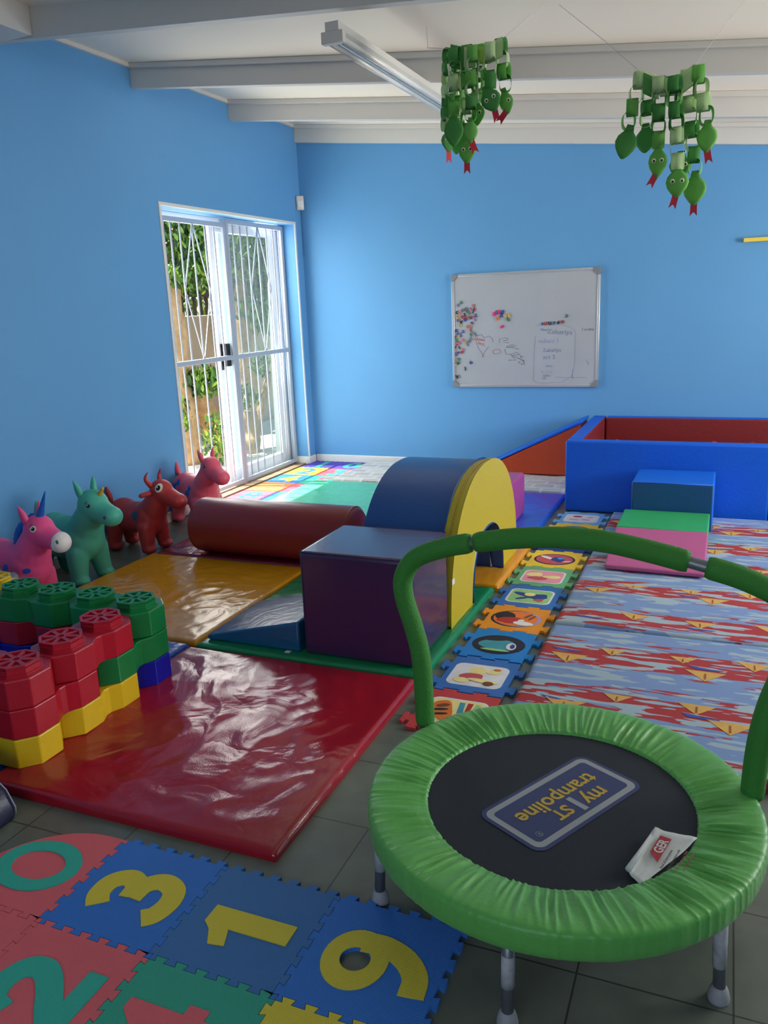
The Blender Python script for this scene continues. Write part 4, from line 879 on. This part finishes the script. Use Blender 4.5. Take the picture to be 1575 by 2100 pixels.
def animal(name,label,m,loc,rz,S=1.0,neckx=.12,headx=.20,headz=.40,mz=-.035,ml=.115,mr=.046,hr=.075,legs=True,tail='tuft',ears='pointed',earm=None,ear_len=.085,earx=None,neck=.078,body=(.2,.115,.112),bz=.225):
    e=empty(name,loc,rz,label=label,cat='toy animal',group='inflatable hopper animals along the left wall'); e.scale=(S,S,S)
    B=Blob()
    B.ball((-.01,0,bz),1,body); B.ball((.09,0,bz+.005),1,(.105,.108,.118)); B.ball((-.12,0,bz+.01),1,(.1,.11,.11))
    B.limb((neckx,0,bz+.06),(headx-.025,0,headz-.01),.09,neck*.82)
    B.ball((headx-.005,0,headz+.015),hr,(1.05,.9,1)); B.limb((headx,0,headz),(headx+ml,0,headz+mz),hr*.86,mr); B.ball((headx+ml,0,headz+mz),mr*1.08,(1.05,1.05,.95))
    for sx in (-1,1):
        for sy in (-1,1):
            x=.105 if sx>0 else -.15; B.limb((x,sy*.062,.17),(x+(.012 if sx>0 else -.008),sy*.078,.046),.06,.044); B.ball((x+(.02 if sx>0 else 0),sy*.08,.03),1,(.052,.047,.03))
    o=B.build('body',m,e); T=bvh(o)
    if earx is None: earx=headx-.035
    for sy in (-1,1):
        Eb=Blob()
        if ears=='pointed':
            a=Vector((earx,sy*.038,headz+hr*.72)); d=Vector((-.22,sy*.28,1)).normalized()
            for i in range(9): t=i/8; Eb.b.ball(a+d*ear_len*t,(.012+.016*math.sin(PI*min(1,t*.85+.12)))*(1-.55*t),12,8,(.9,.7,1.3))
        elif ears=='horns':
            for i in range(12): t=i/11; Eb.b.ball(Vector((earx-.012+.03*math.sin(t*PI*.55)*0-.018*math.sin(PI*t),sy*(.045+.022*math.sin(PI*t*.75)),headz+hr*.75+.085*t)),.0185*(1-.72*t),12,8)
        Eb.build('horn' if ears=='horns' else 'ear',earm or m,e,vox=.004,it=3)
        if ears=='horns':
            Q=Blob(); Q.limb((earx-.01,sy*.07,headz+.01),(earx-.035,sy*.115,headz+.004),.018,.016,6); Q.build('ear',m,e,vox=.005,it=4)
    if tail:
        Q=Blob(); tx=-.2
        for i in range(10): t=i/9; Q.b.ball(Vector((tx-.015-.03*t,0,bz+.075+.1*t)),.013+.016*math.sin(PI*min(1,t*1.05)),12,8,(.8,.7,1))
        Q.build('tail',m,e,vox=.005,it=3)
    return e,o,T
def eye(e,T,x,z,r,wh=True,px=.0,pz=0.0,ow=EW,lash=True,rx=1):
    if wh: project(T,(x,z),circ(r,20,rx),ow,'eye_white',e,off=.0012)
    project(T,(x+px,z+pz),circ(r*.6,16,rx),EB,'pupil',e,off=.0022); 
    project(T,(x+px-.2*r,z+pz+.2*r),circ(r*.17),EW,'eye_glint',e,off=.003)
    if lash:
        for k_ in range(3):
            a=1.9+k_*.3; p0=(x+r*math.cos(a),z+r*math.sin(a)); p1=(x+r*1.6*math.cos(a+.12),z+r*1.6*math.sin(a+.12))
            h0=T.ray_cast(Vector((p0[0],-1,p0[1])),Vector((0,1,0)))[0]; h1=T.ray_cast(Vector((p1[0],-1,p1[1])),Vector((0,1,0)))[0]
            if h0 and h1: MB().tube([h0,h1],.0014,5).build('eyelash',EB,e)
R_PINK=rubber('rubber_hot_pink',(232,80,138)); R_TEAL=rubber('rubber_teal',(76,176,150)); R_RED=rubber('rubber_brick_red',(184,54,54)); R_CORAL=rubber('rubber_coral_pink',(234,96,116))
R_BLUE=rubber('rubber_blue',(26,92,178)); R_WHITE=rubber('rubber_white',(226,218,214)); R_GOLD=rubber('rubber_gold',(196,160,60))
blob_=lambda pts:[(a,b) for a,b in pts]
# pink unicorn
e,o,T=animal('hopper_unicorn','hot pink inflatable unicorn with blue horn, blue mane and white muzzle',R_PINK,(-3.15,2.80,.0),-.05,1.0)
H0=Vector((.205,0,.468)); MB().tube([H0+Vector((.42,0,.9)).normalized()*.15*t for t in np.linspace(0,1,12)],[.021*(1-t*.88)*(1+.06*math.sin(t*26)) for t in np.linspace(0,1,12)],14).build('horn',R_BLUE,e,label='blue spiral horn')
Q=Blob()
for i in range(26): t=i/25; p=Vector((.175,0,.475)).lerp(Vector((.03,0,.30)),t)+Vector((-.034*math.sin(PI*t)-.004,0,.016*math.sin(PI*t))); Q.b.ball(p,.02+.005*math.sin(i*2.1),12,8,(1,.75,1))
Q.build('mane',R_BLUE,e,vox=.006,it=2)
mz_=Blob(); mz_.ball((.320,0,.364),.0505,(.98,1.02,1.0)); mz_.build('muzzle',R_WHITE,e,vox=.006,it=3,label='white muzzle')
eye(e,T,.222,.435,.0145); 
MB().ball((.345,-.041,.378),.0085,10,8,(1,.5,1.2)).build('nostril',rubber('rubber_olive',(90,120,80)),e)
for (x,z,r,mm) in ((.02,.22,.02,R_WHITE),(-.07,.25,.026,R_WHITE),(.105,.205,.024,R_WHITE),(-.02,.235,.014,R_BLUE),(.055,.245,.015,R_BLUE),(.16,.23,.013,R_BLUE),(-.14,.22,.014,R_BLUE)): project(T,(x,z),circ(r),mm,'spot',e)
# teal unicorn
e,o,T=animal('hopper_unicorn','teal green inflatable unicorn with small gold horn',R_TEAL,(-3.205,3.235,0),-.12,1.04,hr=.08,ml=.115,mr=.05,ear_len=.09)
H0=Vector((.245,0,.465)); MB().tube([H0+Vector((.75,0,.9)).normalized()*.055*t for t in np.linspace(0,1,7)],[.015*(1-t*.6) for t in np.linspace(0,1,7)],12).build('horn',R_GOLD,e,label='small gold horn')
eye(e,T,.232,.425,.015,ow=R_TEAL); project(T,(.325,.372),circ(.0085),EG,'nostril',e)
# red cow
e,o,T=animal('hopper_cow','brick red inflatable cow with horns and a round cream eye',R_RED,(-3.215,3.80,0),-.03,.93,neckx=.13,headx=.21,headz=.385,mz=-.045,ml=.12,mr=.05,ears='horns',body=(.21,.108,.1),bz=.215)
eye(e,T,.232,.43,.026,ow=EW,lash=False,px=-.003,rx=.85)
hs=[(0,.035),(.014,.042),(.03,.034),(.034,.012),(.022,-.012),(.026,-.034),(.004,-.03),(-.018,-.036),(-.02,-.014),(-.036,.004),(-.03,.03),(-.012,.04)]
project(T,(.055,.245),[(a*.8,b*.8) for a,b in hs],rubber('rubber_slate',(50,80,100)),'heart_patch',e)
# coral donkey
e,o,T=animal('hopper_donkey','coral pink inflatable donkey with blue bow patches nearest the glass door',R_CORAL,(-3.235,4.43,0),-.38,.96,neckx=.12,headx=.2,headz=.40,ml=.115,mr=.05,mz=-.045,ear_len=.085)
eye(e,T,.213,.43,.0135,ow=rubber('rubber_grey',(150,140,150)))
bow=[(.004,.012),(.03,.03),(.045,.022),(.04,0),(.05,-.018),(.03,-.026),(.006,-.012),(-.02,-.03),(-.042,-.03),(-.038,-.008),(-.05,.012),(-.03,.026)]
rotp=lambda P,a,s=1:[(s*(x*math.cos(a)-y*math.sin(a)),s*(x*math.sin(a)+y*math.cos(a))) for x,y in P]
project(T,(-.11,.275),rotp(bow,.6,.8),R_BLUE,'bow_patch',e); project(T,(.05,.25),rotp(bow,1.0,.75),R_BLUE,'bow_patch',e)
# small blue toy standing against the wall behind the cow
e=empty('toy_boot',(-3.41,4.25,0),label='small blue and white toy against the wall between cow and donkey',cat='toy')
MB().prism([(-.03,.02),(.03,.02),(.034,.06),(.028,.12),(-.028,.125),(-.034,.06)],-.02,.02,axis='y').build('body',R_BLUE,e,bevel=.008,seg=3); MB().box(-.03,.03,-.018,.018,.12,.138).build('cap',R_WHITE,e,bevel=.004); MB().box(-.03,.034,-.02,.02,0,.02).build('sole',EB,e,bevel=.004)
# ------------------------------------------------------------------ trampoline
TC=Vector((-.31,1.71,0)); TH=.25
tr=empty('trampoline',TC,label='small round trampoline with lime green ruffled cover and padded handle bar',cat='trampoline')
CG_=mat('cover_green',(90,166,78),rough=.42,spec=.4,sheen=.1,bump=.12,bscale=90)
N=900; prof=[(.302,.226),(.305,.233),(.310,.2365),(.316,.236),(.324,.239),(.334,.2415),(.345,.2435),(.358,.2455),(.372,.2475),(.386,.249),(.40,.2505),(.415,.2515),(.430,.2515),(.4385,.249),(.4425,.241),(.4425,.228),(.4435,.216),(.443,.204),(.441,.194),(.437,.188)]
rnd=random.Random(9)
comp=[(rnd.randint(30,46),rnd.uniform(0,6)) for _ in range(3)]+[(rnd.randint(52,90),rnd.uniform(0,6)) for _ in range(4)]
fine=[(rnd.randint(150,230),rnd.uniform(0,6)) for _ in range(4)]
vs=[];fs=[]
for i,(r,z) in enumerate(prof):
    t=max(0,min(1,(r-.302)/.14)) if i<16 else 1
    for k in range(N):
        th=2*PI*k/N; nz_=noise.noise(Vector((math.cos(th)*14,math.sin(th)*14,r*9)))
        w1=sum(math.sin(a*th+p+ r*22*math.sin(a)) for a,p in comp)/3.2; w1=1-2.0*min(1,abs(w1))**.7; w2=sum(math.sin(a*th+p) for a,p in fine)/4
        env=(.35+.65*math.sin(PI*min(1,t*1.05)))*(1-t)**.35*(.7+.8*nz_) if i<16 else 0
        env=max(env,0)+ (.08 if i>=13 else 0)
        dz=.0075*w1*env+.0024*w2*math.exp(-t*9); dr=.0022*w2*math.exp(-t*14)+(.0012*w1 if i>=14 else 0)
        R_=r+dr; vs.append((R_*math.cos(th),R_*math.sin(th),z+dz))
for i in range(len(prof)-1):
    for k in range(N): l=(k+1)%N; fs.append((i*N+k,(i+1)*N+k,(i+1)*N+l,i*N+l))
MB().add(vs,fs,True).build('ruffled_cover',CG_,tr).scale=(1.018,1.018,1)
BM_=mat('jump_mat_black',(38,42,50),rough=.75,spec=.3,bump=.3,bscale=700)
jm=MB().lathe([(.001,.228),(.29,.2275),(.312,.228),(.312,.225),(.001,.225)],72).build('jump_mat',BM_,tr,smooth=False)
STL=mat('steel_grey',(120,124,130),rough=.4,metal=.5); RUB=mat('rubber_foot_grey',(150,152,156),rough=.6)
MB().tube([(.425*math.cos(a),.425*math.sin(a),.218) for a in np.linspace(0,2*PI,73)[:-1]],.012,10,closed=True).build('frame_ring',STL,tr)
WORN=mat('worn_tape',(170,172,176),rough=.7,var=.25,vscale=40)
for i in range(6):
    a=math.radians(28+60*i); x,y=.424*math.cos(a),.424*math.sin(a)
    lg=MB().tube([(x,y,.22),(x*1.02,y*1.02,.03)],.0125,14).build('leg',STL,tr)
    MB().lathe([(.001,0),(.021,0),(.022,.006),(.019,.022),(.016,.03),(.0135,.032),(.0135,.034)],18,x*1.02,y*1.02,.0).build('rubber_foot',RUB,lg)
    MB().tube([(x*1.004,y*1.004,.16 if i!=5 else .2),(x*1.012,y*1.012,.09 if i!=5 else .08)],.0137,14).build('leg_sleeve',WORN,lg)
# logo printed on the jump mat
lc=Vector((-.302,1.716,0))-TC; ux=Vector((-.482,-.876,0)).normalized(); uy=Vector((.876,-.482,0)).normalized()
def LM(x,y,z): p=lc+ux*x+uy*y; return Matrix(((ux.x,uy.x,0,p.x),(ux.y,uy.y,0,p.y),(0,0,1,z),(0,0,0,1)))
NAVY=mat('print_logo_navy',(52,62,104),rough=.75,bump=.3,bscale=700); LGR=mat('print_logo_grey',(150,154,156),rough=.75,bump=.3,bscale=700); LYE=mat('print_logo_yellow',(190,158,54),rough=.75,bump=.3,bscale=700)
def flatp(poly,z,m,name): 
    M_=LM(0,0,z); return MB().prism([tuple((M_@Vector((a,b,0)))[:2]) for a,b in poly],z-.0005,z).build(name,m,jm)
flatp(rrect(.19,.096,.03,8),.2292,NAVY,'logo_border'); flatp(rrect(.18,.086,.022,8),.2297,LGR,'logo_frame'); flatp(rrect(.164,.070,.012,8),.2302,NAVY,'logo_panel')
def logo_text(s,x,y,size,m,name='logo_lettering',sx=1,off=.0012): meshobj(name,text_mesh(s,size=size,extrude=.0003,offset=off,sx=sx),m,jm,LM(x,y,.2306))
logo_text('trampoline',0.0,-.018,.062,LYE,sx=.98); logo_text('my',-.068,.03,.062,LYE); logo_text('1',-.012,.034,.072,LGR,off=.004); logo_text('ST',.04,.034,.05,LYE)
MB().tube([tuple(LM(.14,.05,.2306)@Vector((.008*math.cos(a),.008*math.sin(a),0))) for a in np.linspace(0,2*PI,20)[:-1]],.0007,5,closed=True).build('registered_mark',LGR,jm); logo_text('R',.14,.05,.012,LGR,'registered_mark',off=0)
# handle bar
HG=mat('foam_sleeve_green',(54,128,44),rough=.75,bump=.25,bscale=160)
hpts=[(-.722,1.93,.24),(-.724,1.93,.36),(-.731,1.931,.455),(-.75,1.932,.535),(-.772,1.933,.61),(-.772,1.933,.67),(-.735,1.932,.725),(-.655,1.926,.762),(-.567,1.919,.785),(-.46,1.912,.806),(-.373,1.905,.817),(-.3,1.9,.82),(-.227,1.895,.817),(-.133,1.889,.803),(-.03,1.881,.783),(.06,1.875,.762),(.14,1.872,.725),(.178,1.871,.67),(.178,1.871,.61),(.15,1.868,.535),(.128,1.862,.455),(.115,1.858,.36),(.11,1.855,.24)]
def catmull(P,k=6):
    P=[Vector(p) for p in P]; Q=[P[0]*2-P[1]]+P+[P[-1]*2-P[-2]]; out=[]
    for i in range(1,len(Q)-2):
        for j in range(k):
            t=j/k; a,b,c,d=Q[i-1],Q[i],Q[i+1],Q[i+2]; out.append(.5*((2*b)+(c-a)*t+(2*a-5*b+4*c-d)*t*t+(3*b-a-3*c+d)*t**3))
    out.append(P[-1]); return out
hp_=[p-TC for p in catmull(hpts,8)]
MB().tube([Vector(hpts[0])-TC-Vector((0,0,.03))]+hp_+[Vector(hpts[-1])-TC-Vector((0,0,.03))],.014,14).build('handle_tube',STL,tr)
def seg_(a,b): # indexes in control points
    P=hp_[int(a*8):int(b*8)+1]; rs=[.0265]*len(P); rs[0]=rs[-1]=.0235; return MB().tube(P,rs,20).build('foam_sleeve',HG,tr)
seg_(0,7.93); seg_(8.0,13.85); seg_(14.15,22)
# leaflet tucked at the edge of the jump mat
c1,c2,c3,c4,c5=[atZ(x,y,.236) for x,y in ((1343,1706),(1400,1714),(1430,1724),(1315,1815),(1288,1790))]
lf_=empty('paper_leaflet',((c1+c4)/2).to_tuple(),label='crumpled white warning leaflet with red heading lying on the trampoline mat',cat='leaflet')
PAP=mat('paper_white',(196,200,196),rough=.75,bump=.15,bscale=40); org=lf_.location.copy()
A_=c1-org; Bv=c3-org; Cv=c4-org; Dv=c5-org
vs=[];fs=[];NU,NV=14,14
for j in range(NV+1):
    for i in range(NU+1):
        u,v=i/NU,j/NV; p=(A_.lerp(Bv,u)).lerp(Dv.lerp(Cv,u),v)
        z=.0045+.006*math.exp(-(u/.12)**2)+.004*abs(noise.noise(Vector((u*3,v*3,2))))+(.008*math.exp(-((v)/.15)**2)) ; vs.append((p.x,p.y,z-.006))
for j in range(NV):
    for i in range(NU): a=j*(NU+1)+i; fs.append((a,a+1,a+NU+2,a+NU+1))
pl=MB().add(vs,fs,True).build('sheet',PAP,lf_); md=pl.modifiers.new('s','SOLIDIFY'); md.thickness=.0006
MB().tube([(A_.x,A_.y,.006),(A_.lerp(Dv,.5).x,A_.lerp(Dv,.5).y,.0065),(Dv.x,Dv.y,.008)],[.003,.0045,.0065],12).build('rolled_edge',PAP,lf_)
dirx=(c2-c5); 
T1=(Bv-A_).normalized(); bas=(Cv-Dv).normalized()
xd_=(A_-Dv).normalized()   # along the rolled edge, upwards in the picture
rx_=Vector((xd_.x,xd_.y,0)).normalized(); ry_=Vector((-rx_.y,rx_.x,0))
def LF(p,z): return Matrix(((rx_.x,ry_.x,0,p.x),(rx_.y,ry_.y,0,p.y),(0,0,1,z),(0,0,0,1)))
RP=mat('print_red',(164,40,48),rough=.7); TX=mat('print_text',(70,66,70),rough=.7); PK=mat('print_text_red',(160,90,90),rough=.7)
ctr=A_.lerp(Dv,.38)-ry_*.03
Mx=LF(ctr,.0078); MB().hexa([tuple(Mx@Vector((a,b,-.0004))) for a,b in ((-.045,-.011),(.045,-.011),(.045,.013),(-.02,.013))],[tuple(Mx@Vector((a,b,.0))) for a,b in ((-.045,-.011),(.045,-.011),(.045,.013),(-.02,.013))]).build('red_heading',RP,lf_)
meshobj('heading_lettering',text_mesh('GER',size=.026,extrude=.0002,offset=.0006),PAP,lf_,LF(ctr+rx_*.01,.0082))
for i,s in enumerate(('Read all instructions','Adult supervision only','One person at a time','Keep for reference')):
    q=A_.lerp(Dv,.45)-ry_*(.052+.014*i); meshobj('small_print',text_mesh(s,size=.0085,extrude=.0002),TX if i<2 else PK,lf_,LF(q+rx_*(-.012+.006*i),.0066))
# ------------------------------------------------------------------ hanging paper chain snakes
PG=[mat('paper_green_%s'%n_,c_,rough=.7,var=.06,vscale=20) for n_,c_ in (('dark',(82,160,80)),('mid',(118,190,92)),('light',(196,222,172)),('lime',(176,216,104)))]
for m_ in PG:
    nn=m_.node_tree; bs=nn.nodes['Principled BSDF']; om=nn.nodes['Material Output']; tl=nn.nodes.new('ShaderNodeBsdfTranslucent'); mxs=nn.nodes.new('ShaderNodeMixShader'); mxs.inputs[0].default_value=.38
    nn.links.new(bs.inputs['Base Color'].links[0].from_socket,tl.inputs[0]); nn.links.new(bs.outputs[0],mxs.inputs[1]); nn.links.new(tl.outputs[0],mxs.inputs[2]); nn.links.new(mxs.outputs[0],om.inputs[0])
TRED=mat('paper_red',(196,30,52),rough=.6)
def ring(w_,rx,rz,rotz,c,n=26):
    vs=[];fs=[]; ca,sa=math.cos(rotz),math.sin(rotz)
    for k in range(n):
        t=2*PI*k/n; sx=math.copysign(abs(math.cos(t))**.75,math.cos(t))*rx; z=math.copysign(abs(math.sin(t))**.8,math.sin(t))*rz
        for s in (-.5,.5):
            for q in (1,):
                x,y=sx,s*w_; vs.append((c[0]+x*ca-y*sa,c[1]+x*sa+y*ca,c[2]+z))
    for k in range(n): l=(k+1)%n; fs.append((2*k,2*l,2*l+1,2*k+1))
    return vs,fs
def snake(label,top,head,depth,yaw=0,eyes=True,tongue=True,shade=0,seed=0,hw=.042,hh=.062,tilt=0,tt=0):
    rd=random.Random(seed); t_=atY(*top,depth); h_=atY(*head,depth)
    e=empty('paper_snake',t_,label=label,cat='paper decoration',group='paper chain snakes hanging from strings')
    d=h_-t_; neckp=d+Vector((0,0,hh*.8)); Lc=neckp.length; n=max(2,int(round(Lc/.047)))
    pitch=Lc/n; 
    for i in range(n):
        p=neckp*((i+.45)/n); sh=PG[rd.choice((shade,0,2,2,1) if shade!=3 else (3,2,1,3))]
        vs,fs=ring(.043,.024,pitch*.66,(PI/2 if i%2==0 else .12)+rd.uniform(-.25,.25)+yaw,p)
        o=MB().add(vs,fs,True).build('paper_link',sh,e); md=o.modifiers.new('s','SOLIDIFY'); md.thickness=.0006
    # head: leaf shaped sheet, slightly curved
    P=[(-.3,1.0),(.3,1.0),(.42,.62),(.86,.3),(1,-.06),(.84,-.42),(.45,-.8),(.12,-1.0),(-.12,-1.0),(-.45,-.8),(-.84,-.42),(-1,-.06),(-.86,.3),(-.42,.62)]
    M_=Matrix.Translation(d)@Matrix.Rotation(yaw,4,'Z')@Matrix.Rotation(tilt,4,'Y')
    cur=lambda x,z:.008*(1-(x/hw)**2)
    vs=[M_@Vector((0,-cur(0,0),0))];fs=[]
    for k in range(1,5):
        for a,b in P: x,z=a*hw*k/4,b*hh*k/4; vs.append(M_@Vector((x,-cur(x,z),z)))
    NP=len(P)
    for i in range(NP): fs.append((0,1+i,1+(i+1)%NP))
    for k in range(3):
        for i in range(NP): a=1+k*NP+i; b=1+k*NP+(i+1)%NP; fs.append((a,a+NP,b+NP,b))
    hd=MB().add(vs,fs,True).build('snake_head',PG[shade if shade<2 else 1],e); md=hd.modifiers.new('s','SOLIDIFY'); md.thickness=.0008
    if eyes:
        for sx in (-1,1):
            if eyes=='one' and sx<0: continue
            c=M_@Vector((sx*.4*hw,-.0095,.02*hh)); 
            MB().ball((c.x,c.y,c.z),.0082,14,8,(1,.35,1)).build('googly_eye',EW,hd); c=M_@Vector((sx*.4*hw+.001,-.0118,.0*hh-.001)); MB().ball((c.x,c.y,c.z),.0048,12,8,(1,.4,1)).build('pupil',EB,hd)
    if tongue:
        M2=M_@Matrix.Translation((0,-.007,-.66*hh))@Matrix.Rotation(tt,4,'Y')
        w_=.0125; Lt=.062; Pt=[(-w_,.0),(w_,.0),(w_,-Lt*.6),(w_*1.1,-Lt),(w_*.2,-Lt*.78),(-w_*.2,-Lt*.78),(-w_*1.1,-Lt),(-w_,-Lt*.6)]
        vs=[M2@Vector((a,0,b)) for a,b in Pt]+[M2@Vector((a,-.0008,b)) for a,b in Pt]
        MB().add(vs,[(0,7,6,5),(0,5,4,1),(1,4,3,2),(8,13,14,15),(8,9,12,13),(9,10,11,12)]).build('forked_tongue',TRED,hd)
    return e
ln='left bunch'; 
snake('green paper snake with red tongue at the far left of the left bunch',(922,104),(918,288),3.68,yaw=.9,seed=1,shade=0,hw=.034,hh=.05)
snake('big dark paper snake without eyes in the left bunch',(933,104),(931,266),3.58,yaw=.15,eyes=False,tongue=False,seed=2,shade=0,hw=.042,hh=.068)
snake('plain green paper snake peeping below the dark one, left bunch',(945,104),(938,292),3.72,yaw=-.3,eyes=False,tongue=False,seed=3,shade=1,hw=.036,hh=.05)
snake('lime paper snake hanging lowest in the left bunch with two eyes',(958,98),(958,307),3.64,seed=4,shade=1,hw=.038,hh=.056,yaw=.1)
snake('turned paper snake with tongue just above the lowest in the left bunch',(970,98),(965,268),3.56,seed=5,shade=1,eyes=False,yaw=.3,hw=.03,hh=.05,tt=-.35)
snake('green paper snake with one eye in the middle of the left bunch',(984,96),(981,232),3.66,seed=6,shade=1,eyes='one',tongue=False,yaw=-.4,hw=.036,hh=.05)
snake('tilted dark paper snake with two eyes, right side of the left bunch',(1005,92),(1006,203),3.58,seed=7,shade=0,tilt=-.45,hw=.042,hh=.055,tt=.2)
snake('short paper snake with sideways tongue, far right of the left bunch',(1026,84),(1038,208),3.64,seed=8,shade=1,eyes='one',tilt=-.2,hw=.03,hh=.052,tt=.9)
snake('dark paper snake without eyes, far left of the right bunch',(1316,152),(1284,292),3.62,seed=11,shade=0,eyes=False,tongue=False,yaw=.2,hw=.043,hh=.064,tilt=.25)
snake('olive paper snake turned away behind in the right bunch',(1335,160),(1325,284),3.67,seed=12,shade=0,eyes=False,tongue=False,yaw=-.3,hw=.045,hh=.055)
snake('paper snake with two eyes and bent tongue, left of centre, right bunch',(1352,162),(1349,330),3.60,seed=13,shade=1,hw=.036,hh=.062,tt=.5)
snake('dark paper snake half hidden behind the lowest two, right bunch',(1375,162),(1396,338),3.69,seed=14,shade=0,tongue=False,hw=.044,hh=.05)
snake('low hanging paper snake with two eyes and wide tongue, right bunch',(1384,160),(1389,372),3.57,seed=15,shade=1,hw=.043,hh=.06,tt=.25)
snake('plain green paper snake lowest in the right bunch with straight tongue',(1408,148),(1425,386),3.63,seed=16,shade=1,eyes=False,hw=.044,hh=.064,yaw=-.1)
snake('paper snake with long tongue high at the right end, right bunch',(1430,140),(1450,280),3.61,seed=17,shade=1,eyes=False,hw=.038,hh=.058,tt=-.2)
STR=mat('string_grey',(190,190,184),rough=.8)
def cline(label,pts,dep,ends=None):
    P=[atY(x,y,dep) for x,y in pts]
    if ends:
        for i,y_ in ends.items(): 
            x,y=pts[i]; d=ray(x,y); t=(2.845-SL*3.45-CAMH)/(d.z+SL*d.x)   # on the sloping ceiling
            P[i]=CAM+d*t
    tag(MB().tube(P,.0011,6).build('hanging_string',STR),label,'string')
cline('thin string carrying the left bunch of paper snakes',[(875,55),(877,98),(925,100),(955,101),(990,97),(1032,78),(1113,12)],3.62,{0:1,6:1})
cline('thin string carrying the right bunch of paper snakes',[(1147,10),(1240,84),(1316,150),(1350,161),(1385,160),(1412,148),(1425,132),(1527,0)],3.62,{0:1,7:1})
# broad paper bands folded over the strings at the top of each bunch
def band(label,pts,dep,sh,h_=.05):
    mb=MB(); n=len(pts); vs=[]
    for i,(x,y) in enumerate(pts):
        p=atY(x,y,dep)
        vs+= [p+Vector((.0,-.008,-h_)),p+Vector((0,-.004,-.012)),p+Vector((0,0,.002)),p+Vector((0,.006,-.012)),p+Vector((0,.01,-h_))]
    fs=[(i*5+k,i*5+k+1,(i+1)*5+k+1,(i+1)*5+k) for i in range(n-1) for k in range(4)]
    o=MB().add(vs,fs,False).build('paper_band',sh); md=o.modifiers.new('s','SOLIDIFY'); md.thickness=.0006
    tag(o,label,'paper decoration','paper bands folded over the strings')
band('dark green folded paper band, left end of the left bunch',[(924,92),(951,98)],3.60,PG[0],.085)
band('pale green folded paper band second in the left bunch',[(952,98),(966,97),(974,95)],3.60,PG[2],.075)
band('mid green folded paper band in the middle of the left bunch',[(975,96),(999,97)],3.59,PG[3],.06)
band('pale folded paper band at the raised right end of the left bunch',[(1000,92),(1030,76)],3.60,PG[2],.07)
band('dark green folded paper band, left end of the right bunch',[(1320,150),(1337,158)],3.60,PG[0],.07)
band('pale folded paper band second in the right bunch',[(1338,158),(1352,162)],3.60,PG[2],.07)
band('pale folded paper band in the middle of the right bunch',[(1354,163),(1384,160)],3.60,PG[2],.06)
band('dark folded paper band right of the middle in the right bunch',[(1385,160),(1391,157)],3.60,PG[0],.08)
band('broad pale folded paper band at the raised right end of the right bunch',[(1392,157),(1424,132)],3.60,PG[2],.07)
